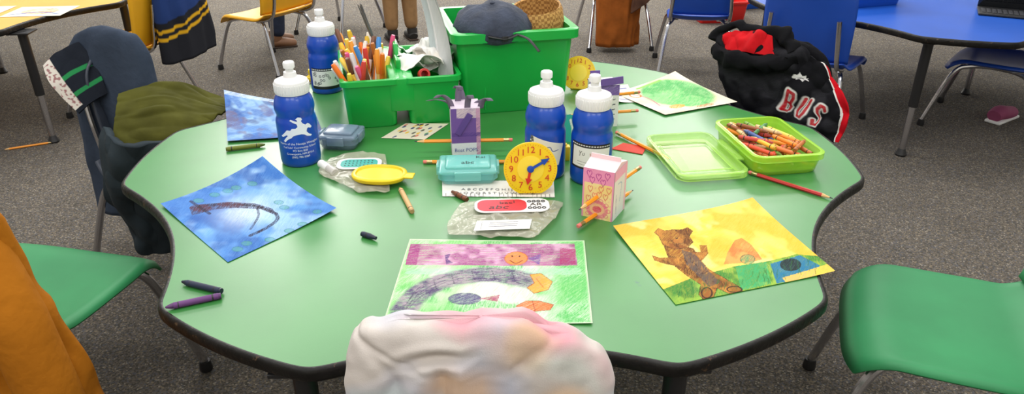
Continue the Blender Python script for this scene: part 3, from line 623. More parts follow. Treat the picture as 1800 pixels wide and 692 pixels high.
c.poly([(784,450),(794,448),(790,458),(800,464),(788,467)],(90,60,120),st=.8)
c.ell((824,527),28,10,(84,72,120),st=.8,n=.22); c.ell((824,527),28,10,(56,50,84),ring=.004,st=.5); c.poly([(848,527),(884,520),(880,532)],(166,70,110),st=.8)
f2=[(912,540),(928,531),(950,531),(976,538),(970,547),(945,549),(926,547)]; c.poly(f2,(220,108,56),st=.88,n=.15); c.line(f2+[f2[0]],.0035,(140,50,40),st=.7); c.line([(940,532),(945,548)],.004,(140,50,40),st=.6)
setp(sheet('drawing',c,[(-.149,-.572),(.129,-.581),(.141,-.362),(-.137,-.349)],bend=lambda U,V:.002*U**6),"child's crayon drawing of fish and caterpillar on green")
# blue drawing
Q=[(400,462),(599,367),(462,273),(283,362)]
c=Canvas(280,280,(160,196,226),Q); full=np.ones(c.X.shape)
c.blend(full,(66,128,198),st=.92,n=.08,ang=.5); c.wash((116,168,220),4,0,1.4,.65); c.wash((42,96,176),4,.3,1.2,.65); c.wash((164,200,232),5,.8,1.3,.6); c.wash((30,76,154),5,.9,1.1,.6)
m=np.exp(-(((c.X-c.q((428,372))[0])/.20)**2+((c.Y-c.q((428,372))[1])/.20)**2)); c.blend(m,(204,218,234),st=.75,n=.12)
dk=(44,32,48)
whale=[(330,366),(352,358),(400,353),(445,355),(475,364),(486,378),(478,376),(455,366),(410,364),(372,368),(350,376),(336,380)]
c.poly(whale,(64,50,74),st=.72,n=.28); c.line([(335,366),(370,359),(415,358),(450,361),(482,374)],.014,dk,sm=5,st=.8,n=.25); c.line([(482,374),(484,386),(464,402),(436,416)],.015,dk,sm=5,st=.75,n=.25); c.line([(448,363),(450,380),(436,404)],.010,dk,sm=4,st=.6,n=.25); c.ell((350,366),19,7,(80,44,56),st=.8); c.line([(332,354),(365,376)],.014,dk,st=.75); c.ell((400,358),24,5,(84,48,60),st=.65)
for x,y in ((345,352),(372,340),(410,326),(395,332),(488,352),(498,362),(530,396),(505,408),(470,424),(430,430),(415,440),(560,372),(440,318)): c.ell((x,y),9,4,(84,154,128),st=.5,n=.15); c.ell((x,y),9,4,(50,110,120),ring=.004,st=.5)
setp(sheet('drawing',c,[(-.405,-.415),(-.272,-.25,.006),(-.446,-.070),(-.582,-.224)],bend=lambda U,V:.026*(U*V)**2.2+.006*(U*(1-V))**3+.004*((1-U)*V)**3),"child's blue crayon drawing on curling paper beside bottle")
# small blue drawing
c=Canvas(170,150,(170,196,220)); full=np.ones(c.X.shape); c.blend(full,(80,130,196),st=.9,n=.1,ang=.3); c.wash((150,184,216),4,.1,1.2,.7); c.wash((60,70,120),5,.7,.9,.6); c.wash((40,90,170),6,.4,1,.6); c.wash((110,90,110),6,1.1,.8,.5)
c.blend((c.Y>.93).astype(float),(200,214,228),st=.6,n=.2)
setp(sheet('drawing',c,[(-.559,.061),(-.366,.095),(-.44,.31),(-.635,.29)],bend=lambda U,V:.040*(1-U)**1.5*V**2+.004*(1-V)**4),"child's blue crayon drawing hanging slightly off the table edge")
# green/white drawing at back
c=Canvas(190,150,(232,224,200)); c.wash((236,220,180),4,0,1,.6); c.wash((228,206,170),5,.6,1,.5)
gm=np.clip(1.15-np.hypot((c.X/c.asp-.58)/.38,(c.Y-.52)/.42),0,.15)/.15; c.blend(gm,(96,186,104),st=.88,n=.12,ang=.4); c.wash((70,160,84),6,.3,1,.6,gm); c.wash((150,206,140),6,.6,1,.6,gm)
c.ell((.3,.18),.1,.06,(226,160,70),st=.8); c.ell((.6,.06),.12,.04,(190,116,70),st=.6); c.line([(.1,.9),(.2,.6),(.15,.3)],.012,(190,120,140),sm=4); c.ell((.14,.75),.06,.08,(212,116,60),ring=.012); c.line([(.3,.92),(.7,.95)],.02,(140,190,90))
setp(sheet('drawing',c,[(.385,.205),(.575,.29),(.47,.50),(.29,.362)],bend=lambda U,V:.012*(U*V)**3+.003),"child's drawing with large green oval on white paper")
# sticker sheet
c=Canvas(90,50,(222,212,190))
for k in range(26): c.ell((rng.uniform(.06,.94),rng.uniform(.1,.9)),.035,.07,random.choice([(230,180,40),(40,60,110),(30,30,34),(70,150,90),(210,90,60)]),st=.95)
setp(sheet('sticker_sheet',c,[(-.243,.083),(-.150,.072),(-.105,.165),(-.20,.17)]),"small sheet of colourful round stickers under the caddy",'stickers')
# ------------------------------------------------------------ carton craft towers
def heart(c,x,y,s,col):
    pts=[(x+s*.062*16*math.sin(t)**3,y+s*.062*(13*math.cos(t)-5*math.cos(2*t)-2*math.cos(3*t)-math.cos(4*t))*1.0) for t in np.linspace(0,2*pi,24)]
    c.line(pts,.007,col,st=.8)
def face(cv,p0,p1,z0,z1,parent,name,mat=PAPER):
    U,V=np.meshgrid(np.linspace(0,1,cv.nx),np.linspace(0,1,cv.ny)); P=np.zeros((cv.ny,cv.nx,3))
    P[...,0]=p0[0]+(p1[0]-p0[0])*U; P[...,1]=p0[1]+(p1[1]-p0[1])*U; P[...,2]=z0+(z1-z0)*V
    return gridobj(name,P,mat,parent,cv.a)
t=thing('milk_carton_house',"pink and yellow paper-covered milk carton decorated with hearts",'craft carton',(0,0,T))
A=(.146,-.271);B=(.194,-.296);C_=(.222,-.246);D=(.174,-.221)
WP=M('white_paper',(232,230,228),.7)
G().prism([A,B,C_,D],0,.090).obj('carton',WP,t,smooth=False)
z=.090
g=G(); mid1=((A[0]+D[0])/2,(A[1]+D[1])/2,z+.008); mid2=((B[0]+C_[0])/2,(B[1]+C_[1])/2,z+.008)
g.add([(A[0],A[1],z),(B[0],B[1],z),(C_[0],C_[1],z),(D[0],D[1],z),mid1,mid2],[(0,1,5,4),(2,3,4,5),(0,4,3),(1,2,5)]); g.obj('gable_top',M('light_pink_paper',(244,214,218),.7),t,smooth=False); G().box((.052,.002,.009),(0,0,0),.0005,mat=Matrix.Translation(((mid1[0]+mid2[0])/2,(mid1[1]+mid2[1])/2,z+.011))@Matrix.Rotation(math.radians(-27.5),4,'Z')).obj('gable_flap',M('light_pink_paper'),t,smooth=False)
cv=Canvas(90,160,(244,214,140))
cv.blend((cv.Y>.72).astype(float),(240,150,192),st=1,n=.05); cv.wash((248,226,170),4,0,1,.6,(cv.Y<.72)); cv.blend(((cv.X/cv.asp<.05)|(cv.X/cv.asp>.95)).astype(float),(240,150,190),st=1,n=.02)
for x,y in ((.2,.9),(.5,.86),(.78,.9),(.3,.78),(.65,.76)): heart(cv,x,y,.08,(180,40,140))
for x,y in ((.25,.6),(.6,.62),(.4,.47),(.75,.48),(.2,.4),(.85,.62),(.55,.5)): heart(cv,x,y,.075,(222,100,90))
cv.ell((.5,.2),.36,.19,(240,120,150),st=.8); cv.ell((.5,.2),.24,.12,(250,200,150)); cv.ell((.5,.2),.15,.07,(226,80,110))
for k in range(10): cv.ell((.5+.36*math.cos(k*.63),.2+.19*math.sin(k*.63)),.07,.035,(236,110,140),ring=.006)
for k in range(30):
    x,y=rng.uniform(.08,.92),rng.uniform(.02,.98); cv.line([(x,y),(x+rng.uniform(-.05,.05),y+rng.uniform(-.03,.03))],.005,(226,120,170),st=.6)
def off(p,q,d):
    n=Vector((q[1]-p[1],p[0]-q[0])).normalized()*d; return (p[0]+n.x,p[1]+n.y),(q[0]+n.x,q[1]+n.y)
p,q=off(A,B,.0008); face(cv,p,q,.0,.090,t,'decorated_front')
cv=Canvas(50,90,(232,230,228)); cv.blend((cv.Y>.80).astype(float),(244,176,204),st=1,n=.05); cv.blend((cv.X/cv.asp>.85).astype(float),(246,180,196),st=.8); cv.line([(.2,.5),(.25,.1)],.008,(120,120,160)); cv.line([(.3,.7),(.6,.65),(.5,.3)],.008,(120,160,200),sm=3)
p,q=off(B,C_,.0008); face(cv,p,q,.0,.090,t,'decorated_side')
t=thing('milk_carton_tower',"purple paper-covered milk carton tower with curled paper strips",'craft carton',(0,0,T))
PUR=M('purple_paper',(112,84,156),.75,var=.08); A=(-.087,-.016);B=(-.030,-.010);C_=(-.036,.046);D=(-.093,.040)
G().prism([A,B,C_,D],0,.10).obj('carton',M('pale_carton',(204,190,204),.7),t,smooth=False)
cv=Canvas(60,110,(114,84,156)); cv.blend((cv.Y<.28).astype(float),(226,230,236),st=1,n=.03); cv.blend(((cv.X/cv.asp>.2)&(cv.Y>.8)).astype(float),(216,196,204),st=.9); cv.blend((cv.X/cv.asp>.86).astype(float),(200,150,180),st=.8); cv.blend(((cv.Y<.5)&(cv.Y>.42)).astype(float),(90,64,140),st=.6)
p,q=off(A,B,.0008); face(cv,p,q,.0,.10,t,'purple_wrapper')
G().text("Boat POPS",.0105,fn=lambda v:(A[0]+.0285+v.x*.99,A[1]-.0022+.003+v.x*.105-.003,.0145+v.y)).obj('handwriting',M('blue_ink',(40,60,150),.6),t,smooth=False)
g=G()
for (x,y,dx,dy,hh) in ((-.085,.0,-.02,-.005,.03),(-.075,.03,.004,.0,.035),(-.055,-.008,.006,-.006,.032),(-.04,.02,.018,.0,.012),(-.065,.04,-.01,.01,.03),(-.03,.0,.014,-.008,.024),(-.087,.02,-.03,.0,.012)):
    p=crom([(x,y,.095),(x+dx*.3,y+dy*.3,.095+hh*.6),(x+dx,y+dy,.095+hh),(x+dx*1.5,y+dy*1.4,.095+hh*.8)],6); vs=[];w=.006
    for v in p: vs+=[(v.x-w,v.y,v.z),(v.x+w,v.y+.001,v.z)]
    g.add(vs,[(2*i,2*i+1,2*i+3,2*i+2) for i in range(len(p)-1)])
o=g.obj('paper_strips',M('grey_purple_paper',(110,100,120),.75),t); solid(o,.0008)
G().box((.012,.002,.05),(0,0,0),.0004,mat=Matrix.Translation((-.062,-.016,.068))@Matrix.Rotation(.55,4,'Y')).obj('paper_strip_band',M('dark_purple_paper',(92,66,140),.7),t,smooth=False)
t=thing('milk_carton_tower',"white and purple craft carton standing behind blue bottles",'craft carton',(.235,.17,T),.15)
G().box((.056,.056,.095),(0,0,.0475),.001).obj('carton',WP,t,smooth=False)
cv=Canvas(50,80,(226,224,218)); cv.blend((cv.Y>.75).astype(float),(120,94,160),st=1,n=.1)
for k in range(5): cv.line([(.15,.65-k*.12),(.3,.67-k*.12),(.5,.63-k*.12),(.85,.66-k*.12)],.012,(40,40,60),sm=4)
face(cv,(-.028,-.029),(.028,-.029),0,.095,t,'decorated_front')
g=G(); g.box((.05,.002,.016),(.02,-.03,.102),.0004,mat=Matrix.Rotation(-.1,4,'Y')); g.box((.022,.002,.03),(-.02,.0,.105),.0004); g.obj('purple_flap',PUR,t,smooth=False)
# ------------------------------------------------------------ pencils
PY=M('pencil_yellow',(240,150,28),.35); PR=M('pencil_red',(186,36,30),.35); WOOD=M('pencil_wood',(222,178,120),.7); LEAD=M('graphite',(50,50,52),.4); ERS=M('eraser_pink',(226,120,110),.8); FER=M('ferrule',(190,170,120),.3,1)
def pencil(tip,end,label,m=PY,r=.0036,group='pencils on the green table'):
    L=(Vector(end)-Vector(tip)).length
    o=G().lathe([(0,.0),(.0008,.001),(r*.35,.006),(r*.95,.018),(r,.020),(r,L-.018)],6,mis=[2,2,1,1,0]).obj('pencil',[m,WOOD,LEAD],smooth=False); tag(o,label,'pencil',group)
    G().lathe([(r*1.05,L-.018),(r*1.1,L-.016),(r*1.0,L-.013),(r*1.1,L-.010),(r*1.05,L-.007)],14).obj('ferrule',FER,o)
    G().lathe([(r*.98,L-.007),(r*.98,L-.001),(r*.7,L),(0,L)],14).obj('eraser',ERS,o)
    orient(o,tip,end); return o
zt_=T+.0042
pencil((-.163,-.002,T+.027),(.034,.004,T+.027),"yellow pencil pushed through the purple carton")
pencil((.05,-.054,T+.0045),(-.142,-.052,T+.0045),"yellow pencil lying behind teal container")
pencil((.134,-.328,T+.040),(.262,-.163,T+.040),"orange pencil pushed through the pink carton")
pencil((.247,-.19,T+.0075),(.134,-.324,T+.0075),"orange pencil through the base of pink carton")
pencil((.345,-.052,zt_),(.257,.094,zt_+.002),"yellow pencil lying beside green crayon box")
pencil((.595,-.224,zt_),(.480,-.110,zt_),"red pencil pointing away from green crayon box",PR)
pencil((.16,.165,T+.02),(.320,.190,T+.02),"yellow pencil pushed through the white carton")
pencil((.17,.14,T+.065),(.325,.215,T+.055),"yellow pencil pushed high through the white carton")
# ------------------------------------------------------------ crayons
def crayon(p0,p1,col,label,r=.0046,group=None,tipped=True):
    L=(Vector(p1)-Vector(p0)).length; mw=M('wrap_%s'%(col,),col,.6,var=.05); mt=M('wax_%s'%(col,),tuple(int(x*.85) for x in col),.4)
    pr=[(0,0),(r*.9,0),(r*.92,.003),(r,.0032),(r*1.01,.010),(r*1.01,.012),(r,.0122),(r,L-.018),(r*1.01,L-.0178),(r*1.01,L-.0165),(r,L-.0163),(r,L-.011)]
    mis=[1,1,1,0,2,0,0,2,2,0,0]
    mis=[1,1,1,0,2,2,0,2,2,0,0]
    if tipped: pr+=[(r*.88,L-.0108),(r*.82,L-.008),(r*.35,L-.001),(0,L)]; mis+=[1,1,1,1]
    else: pr+=[(r*.9,L-.01),(r*.6,L),(0,L)]; mis+=[1,1,1]
    o=G().lathe(pr,14,mis=mis[:len(pr)-1]).obj('crayon',[mw,mt,M('band_black',(30,28,30),.5)]); tag(o,label,'crayon',group); orient(o,p0,p1,random.uniform(0,6)); return o
zc=T+.0049
crayon((-.548,.018,zc),(-.475,.042,zc),(110,120,36),"olive green crayon lying near the blue drawing")
crayon((-.386,-.499,zc),(-.452,-.473,zc),(28,36,62),"navy blue crayon near the table edge")
crayon((-.383,-.510,zc),(-.450,-.538,zc),(96,50,110),"purple crayon lying at the table edge")
crayon((-.215,-.337,zc),(-.190,-.352,zc),(26,34,60),"short dark blue crayon stub on bare table",tipped=False)
crayon((-.142,-.262,zc),(-.174,-.168,zc),(206,166,112),"peeled tan crayon lying beside yellow lid")
crayon((-.050,-.218,zc),(-.078,-.186,zc),(120,66,36),"short brown crayon beside teal container",tipped=False)
# crayon box
BX=math.radians(8); bx=thing('pencil_box',"lime green translucent plastic box with open hinged lid holding crayons",'pencil box',(.540,-.020,T),BX)
LIM=M('lime_translucent',(176,230,60),.22,alpha=.62,spec=.6); LIM2=M('lime_lid',(184,234,100),.18,alpha=.46,spec=.6)
g=G(); openbin(g,.130,.19,.042,1.05,wall=.003,rc=.022,lip=.005); g.obj('box_base',LIM,bx)
g=G(); openbin(g,.128,.195,.018,1.04,wall=.0025,rc=.022,lip=.004,c=(-.150,-.004)); g.obj('lid',LIM2,bx)
G().box((.014,.1,.004),(-.0755,0,.017),.001).obj('hinge',LIM2,bx)
G().tube([(-.20,-.07,.009),(-.20,.06,.009),(-.10,.06,.009),(-.10,-.07,.009),(-.20,-.07,.009)],.0013,6).obj('lid_ribs',LIM2,bx)
cc=[(184,104,44),(240,140,40),(248,190,60),(150,84,44),(232,80,50),(250,210,80),(210,120,50),(130,170,70),(224,120,60),(246,160,50),(80,140,80),(200,70,60),(70,90,150),(236,196,140)]
nm=['brown','orange','gold','dark brown','red','yellow','umber','olive','sienna','tangerine','green','maroon','blue','tan']
for i in range(60):
    a=random.gauss(math.radians(115 if i%4 else 40),.35); L=random.uniform(.062,.078); lx=random.uniform(-.045,.045); ly=random.uniform(-.066,.072)
    dx,dy=L/2*math.cos(a),L/2*math.sin(a); mx_=max(0,.062-abs(dx)); my_=max(0,.090-abs(dy)); lx=max(-mx_,min(mx_,lx)); ly=max(-my_,min(my_,ly))
    zz=T+.009+.0088*(i//13)
    def w(x,y): return (.540+x*math.cos(BX)-y*math.sin(BX),-.020+x*math.sin(BX)+y*math.cos(BX))
    p=w(lx-dx,ly-dy);q=w(lx+dx,ly+dy); k=i%len(cc)
    if i%2: p,q=q,p
    crayon((p[0],p[1],zz),(q[0],q[1],zz+random.uniform(-.003,.004)),cc[k],"%s crayon in the lime green box"%nm[k],r=.0042,group='crayons in the lime box')
# ------------------------------------------------------------ containers
def latchbox(x,y,rz,w,d,h,m1,m2,label):
    t=thing('snap_container',label,'container',(x,y,T),rz); g=G(); openbin(g,w*.92,d*.9,h*.7,1.05,wall=.0025,rc=.012,lip=.003); g.obj('container_base',m1,t)
    G().box((w,d,h*.22),(0,0,h*.74),.005,seg=3).box((w*.78,d*.72,h*.2),(0,0,h*.9),.005,seg=3).obj('lid',m2,t)
    for sx in (-1,1): G().box((.005,d*.4,h*.5),(sx*(w/2+.002),0,h*.6),.0015).obj('latch',m2,t)
    G().box((w*.45,.006,h*.5),(0,-d/2-.003,h*.6),.002).obj('latch',m2,t)
    return t
tcn=latchbox(-.052,-.112,.03,.108,.082,.034,M('teal_clear',(120,206,204),.18,alpha=.5,spec=.6),M('teal_lid',(140,220,212),.18,alpha=.5,spec=.6),"small teal translucent snap-lid container in front of purple carton")
latchbox(-.318,.052,-.15,.078,.075,.036,M('smoke_clear',(130,152,172),.18,alpha=.5,spec=.6),M('smoke_lid',(136,158,178),.18,alpha=.6,spec=.6),"small grey-blue snap-lid container beside blue bottle")
G().text("abc",.018,fn=lambda v:(v.x-.0,v.y-.012,.0345)).text("Kai",.014,fn=lambda v:(v.x+.024,v.y+.012,.0345)).obj('handwriting',BLACKP,tcn,smooth=False)
# ------------------------------------------------------------ clocks
def clock(x,y,rz,R,tilt,label,hands=True):
    t=thing('teaching_clock',label,'clock',(x,y,T),rz); F=Matrix.Translation((0,0,R+.001))@Matrix.Rotation(pi/2-tilt,4,'X')
    out=[]
    for a in np.linspace(0,2*pi,97)[:-1]:
        r=R; 
        if math.sin(a)<-.6: r=min(R*1.03,R*.94/abs(math.sin(a)))
        out.append((r*math.cos(a),r*math.sin(a)))
    YC=M('clock_yellow',(246,204,24),.35); G().prism(out,-.003,.003,mat=F).obj('dial',YC,t,auto=30)
    g=G()
    for k in range(1,13):
        a=pi/2-k*pi/6; g.text(str(k),R*.35,mat=F@Matrix.Translation((R*.72*math.cos(a),R*.72*math.sin(a),.0040)))
    for k in range(60):
        a=k*pi/30; g.box((R*.035,R*.012,.0004),(R*.92,0,.0033),mat=F@Matrix.Rotation(a,4,'Z'))
    g.obj('numerals',M('clock_red_ink',(206,44,26),.5),t,smooth=False)
    G().lathe([(0,.0032),(R*.5,.0032),(R*.5,.0036),(R*.485,.0037),(0,.0037)],40,mat=F).obj('inner_ring',M('clock_yellow_light',(250,216,60),.35),t)
    if hands:
        for nm_,ang,L,mm,zz in (('minute_hand',pi/2-2*pi/6+.0,R*.82,M('hand_blue',(16,70,170),.35),.0052),('hour_hand',pi/2-6.35*pi/6,R*.62,M('hand_red',(212,40,26),.35),.0042)):
            w=R*.05; pts=[(0,-w),(L*.62,-w),(L*.62,-w*2.6),(L,0),(L*.62,w*2.6),(L*.62,w),(0,w)]
            G().prism(pts,zz,zz+.001,mat=F@Matrix.Rotation(ang,4,'Z')).obj(nm_,mm,t,smooth=False)
        G().lathe([(0,.004),(R*.13,.004),(R*.13,.0066),(R*.08,.0075),(0,.0076)],24,mat=F).obj('hub',M('hand_blue'),t)
    G().box((R*.9,.003,R*1.1),(0,.022+R*.1,R*.5),.001).box((R*.9,.03,.003),(0,.012,.002),.001).obj('stand',YC,t,smooth=False)
    return t
clock(.062,-.184,.02,.0475,.16,"yellow plastic teaching clock with red numbers and blue minute hand")
clock(.205,.40,-.2,.042,.5,"second yellow teaching clock lying back behind the bottles",hands=False)
# number strip
c=Canvas(160,40,(226,224,216)); c.blend(((c.Y<.05)|(c.Y>.95)).astype(float),(150,150,150),st=.6)
for k in range(26): c.line([(.03+k*.037,.03),(.03+k*.037,.18)],.008,(90,90,90))
o=sheet('alphabet_strip',c,[(-.095,-.197),(.105,-.205),(.108,-.135),(-.10,-.130)]); tag(o,"white alphabet desk strip under the clock and container",'desk strip')
g=G().text("A B C D E F G H I J K L M",.0115,fn=lambda v:(v.x-.0,v.y-.172-v.x*.03,T+.0018)); g.text("N O P Q R S T U V W X Y Z",.0115,fn=lambda v:(v.x-.0,v.y-.187-v.x*.03,T+.0018)); k=g.obj('lettering',M('grey_ink',(90,90,96),.6),o,smooth=False)
# ------------------------------------------------------------ bags, labels, lid
BAG=M('clear_bag_plastic',(196,192,172),.2,alpha=.38,spec=.8)
def bag(rows,label,seed):
    o=patch('plastic_bag',rows,BAG,None,n=(46,60),amp=.005,sc=40,st=(1,1,1),th=.0006,seed=seed); tag(o,label,'bag'); return o
z0=T+.006
bag([[(-.075,-.345,z0),(.0,-.352,z0),(.062,-.358,z0)],[(-.078,-.31,z0+.003),(.0,-.31,z0+.003),(.10,-.295,z0+.004)],[(-.06,-.235,z0),(.02,-.225,z0+.004),(.118,-.232,z0)]],"crumpled clear plastic bag holding red name label",1)
bag([[(-.285,-.15,z0),(-.24,-.185,z0),(-.19,-.185,z0)],[(-.335,-.10,z0),(-.27,-.11,z0+.004),(-.20,-.12,z0)],[(-.325,-.03,z0),(-.27,-.01,z0+.003),(-.22,-.02,z0)]],"crumpled clear plastic bag beside yellow lid",2)
def pill(w,h,n=8):
    o=[]; r=h*.38
    for qx,qy,a0 in ((1,1,0),(-1,1,pi/2),(-1,-1,pi),(1,-1,3*pi/2)):
        for k in range(n+1): a=a0+k*pi/2/n; o.append((qx*(w/2-r)+r*math.cos(a),qy*(h/2-r)+r*math.sin(a)))
    return o
t=thing('name_label',"red and white rounded name label with handwriting in plastic bag",'label',(.028,-.256,T+.0115),.03)
G().prism(pill(.128,.050),0,.0012).obj('label_card',WP,t,smooth=False)
G().prism([(x-.017,y) for x,y in pill(.084,.041)],.0012,.0018).obj('red_panel',M('label_red',(204,34,56),.45),t,smooth=False)
g=G().text("abc",.018,fn=lambda v:(v.x*1.4-.022+v.y*.3,v.y-.008,.0022)); g.text("i",.016,fn=lambda v:(v.x+.004,v.y+.011,.0022)); g.text("bac",.012,fn=lambda v:(v.x*1.4-.01,v.y+.008,.0022))
g.text("AR",.014,fn=lambda v:(v.x*1.2+.041,v.y,.0022))
for y in (-.012,.012):
    for k in range(4): g.tube([(.03+k*.008+.003*math.cos(a),y+.003*math.sin(a),.002) for a in np.linspace(0,2*pi,11)],.0007,5)
g.obj('handwriting',BLACKP,t,smooth=False)
c=Canvas(90,30,(230,228,224)); 
for k in range(3): c.line([(.25,.75-k*.2),(.75,.77-k*.2)],.03,(110,110,116))
c.line([(.1,.9),(.12,.1)],.02,(150,150,150)); o=sheet('paper_card',c,[(-.035,-.345),(.055,-.340),(.060,-.308),(-.03,-.312)],z=T+.012); tag(o,"small white card printed with grey lines in bag",'card')
t=thing('name_label',"teal and white rounded name label under the yellow lid",'label',(-.262,-.075,T+.0115),.05)
G().prism(pill(.085,.05),0,.0012).obj('label_card',WP,t,smooth=False); G().prism(pill(.07,.036),.0012,.0018).obj('teal_panel',M('label_teal',(40,160,150),.45),t,smooth=False)
g=G()
for j in range(3):
    for k in range(8): g.lathe([(0,0),(.0016,0),(.0016,.0004),(0,.0005)],8,mat=Matrix.Translation((-.026+k*.0072,.010-j*.010,.0018)))
g.obj('dots',BLACKP,t,smooth=False)
YL=M('yellow_lid_plastic',(240,204,20),.3,alpha=.92)
t=thing('oval_lid',"yellow plastic oval container lid with pull tab",'lid',(-.215,-.132,T+.011),-.12)
def sup(w,h,z,n=48): return [(w/2*math.copysign(abs(math.cos(a))**.85,math.cos(a)),h/2*math.copysign(abs(math.sin(a))**.85,math.sin(a)),z) for a in np.linspace(0,2*pi,n+1)[:-1]]
rs=[sup(.098,.072,0),sup(.102,.076,.003),sup(.102,.076,.007),sup(.096,.070,.009),sup(.088,.062,.009),sup(.084,.058,.006),sup(.02,.014,.0055)]
n=48; g=G(); g.add(sum(rs,[]),[(i*n+k,i*n+(k+1)%n,(i+1)*n+(k+1)%n,(i+1)*n+k) for i in range(len(rs)-1) for k in range(n)]+[tuple(reversed(range(n))),tuple((len(rs)-1)*n+k for k in range(n))]); g.obj('lid_body',YL,t,auto=50)
G().box((.024,.022,.003),(.054,-.004,.006),.001).obj('pull_tab',YL,t)
t=thing('glue_stick',"small white glue stick lying on a clear plastic bag",'glue stick'); G().lathe([(0,0),(.0075,0),(.008,.002),(.008,.045),(.0075,.047)],18).obj('barrel',WHITEP,t); G().lathe([(.0082,.032),(.0085,.033),(.0085,.056),(.007,.058),(0,.058)],18).obj('cap',M('cap_grey',(200,196,190),.4),t); orient(t,(-.338,-.065,T+.0087),(-.303,-.108,T+.0087))
# small things
t=G().lathe([(0,0),(.014,0),(.016,.004),(.015,.010),(.009,.014),(.008,.016),(.010,.022),(.008,.029),(0,.032)],20).obj('counting_piece',M('yellow_piece',(240,206,40),.35)); t.location=(-.478,.49,T); tag(t,"small yellow plastic counting piece beside blue bottle",'toy')
c=Canvas(40,40,(60,180,160)); c.line([(.3,.8),(.4,.5),(.6,.8)],.05,(240,240,230)); c.line([(.4,.5),(.4,.2)],.05,(240,240,230)); o=face(c,(.14,.06),(.19,.05),T,T+.06,None,'folded_card'); tag(o,"small teal green folded card standing between bottles",'card')
t=G().box((.022,.016,.03),(0,0,.015),.002).lathe([(.005,.03),(.005,.034),(0,.034)],12).obj('building_brick',M('brick_yellow',(240,196,40),.35)); t.location=(.135,-.035,T); tag(t,"small yellow plastic building brick between the bottles",'toy brick')
o=G().prism([(.0,.0),(.06,-.03),(.075,.01),(.03,.03)],0,.0012).obj('red_paper_scrap',M('red_paper',(196,56,36),.7),smooth=False); o.location=(.235,.015,T+.0006); tag(o,"torn red paper scrap beside yellow pencil",'paper')
c=Canvas(60,50,(226,222,216)); 
for k in range(4): c.line([(.1,.8-k*.2),(.9,.82-k*.2)],.02,(90,100,170))
o=sheet('note_paper',c,[(.26,.29),(.34,.30),(.33,.40),(.24,.38)],bend=lambda U,V:.012*V**2+.02*(1-U)**3); tag(o,"handwritten white note lying behind the bottles",'paper')
# ------------------------------------------------------------ background people and things
def person(x,y,rz,tr,sh,shirt,label,gap=.05):
    t=thing('person',label,'person',(x,y,0),rz)
    def skin(name,vs,es,rs,mat,root=0):
        me=bpy.data.meshes.new(name); me.from_pydata(vs,es,[]); o=link(bpy.data.objects.new(name,me),t); me.materials.append(mat)
        m=o.modifiers.new('skin','SKIN'); me.skin_vertices[0].data[root].use_root=True
        for i,r in enumerate(rs): me.skin_vertices[0].data[i].radius=(r,r) if not isinstance(r,tuple) else r
        s=o.modifiers.new('sub','SUBSURF'); s.levels=2; s.render_levels=2; m.use_smooth_shade=True; return o
    skin('trousers',[(0,0,.46),(gap,0,.42),(gap+.005,.012,.24),(gap+.008,0,.05),(-gap,0,.42),(-gap-.005,.012,.24),(-gap-.008,0,.05),(0,0,.52)],[(0,1),(1,2),(2,3),(0,4),(4,5),(5,6),(0,7)],[.085,.062,.045,.036,.062,.045,.036,.075],tr)
    SK=M('skin_tone',(176,122,92),.6)
    skin('body',[(0,0,.55),(0,0,.72),(0,0,.80),(0,0,.86),(0,.0,.94),(.09,0,.74),(.13,0,.60),(.13,.06,.50),(-.09,0,.74),(-.13,0,.60),(-.13,.06,.50)],[(0,1),(1,2),(2,3),(3,4),(1,5),(5,6),(6,7),(1,8),(8,9),(9,10)],[.05,.05,.028,.06,.065,.03,.022,.018,.03,.022,.018],SK)
    skin('shirt',[(0,0,.50),(0,0,.62),(0,0,.74),(.085,0,.745),(.125,0,.64),(-.085,0,.745),(-.125,0,.64)],[(0,1),(1,2),(2,3),(3,4),(2,5),(5,6)],[.085,.082,.075,.045,.038,.045,.038],shirt)
    g=G(); g.lathe([(.066,.90),(.072,.93),(.066,.98),(.04,1.01),(0,1.02)],20); g.obj('hair',M('black_hair',(26,22,22),.6),t)
    for s_ in (-1,1):
        g=G(); mt=Matrix.Translation((s_*(gap+.008),0,0))
        g.tube([(0,-.035,.022),(0,-.01,.028),(0,.03,.024),(0,.07,.018),(0,.085,.016)],[.022,.028,.029,.025,.014],16,sm=5,mat=mt,flat=.85); g.box((.05,.125,.01),(0,.025,.005),.004,1,mat=mt); g.tube([(0,-.012,.03),(0,-.008,.062)],[.026,.028],14,mat=mt); g.obj('shoe',[sh,M('shoe_sole',(60,44,34),.7)],t)
    return t
JN=M('dark_denim',(34,44,66),.9,var=.2,vs=30); KH=M('khaki_cloth',(140,106,68),.9,var=.15,vs=20)
person(-1.13,2.42,-1.2,JN,M('brown_leather',(120,84,58),.6),M('grey_shirt',(120,124,130),.9),"child standing in dark jeans and brown shoes",gap=.045)
person(-.50,2.50,.4,KH,M('black_shoe',(34,32,32),.6),M('maroon_shirt',(110,40,44),.9),"child standing in khaki trousers and black shoes",gap=.045)
def simplebin(x,y,rz,w,d,h,m,label,z=0):
    t=thing('plastic_bin',label,'bin',(x,y,z),rz); g=G(); openbin(g,w,d,h,1.08,rc=.02,lip=.008); g.obj('bin_body',m,t); 
    for sx in (-1,1): G().box((.014,d*.4,.012),(sx*(w*.54+.012),0,h-.02),.003).obj('handle',m,t)
    return t
RB=M('red_bin_plastic',(196,30,26),.35); BB=M('blue_bin_plastic',(24,80,176),.35); TB=M('teal_bin_plastic',(30,140,140),.35)
simplebin(1.28,2.95,.1,.26,.2,.12,RB,"red plastic storage bin on the carpet"); simplebin(1.52,3.3,.3,.26,.2,.12,BB,"blue plastic storage bin on the carpet")
simplebin(1.36,1.42,.3,.22,.18,.10,BB,"blue plastic supply bin standing on the blue table",T)
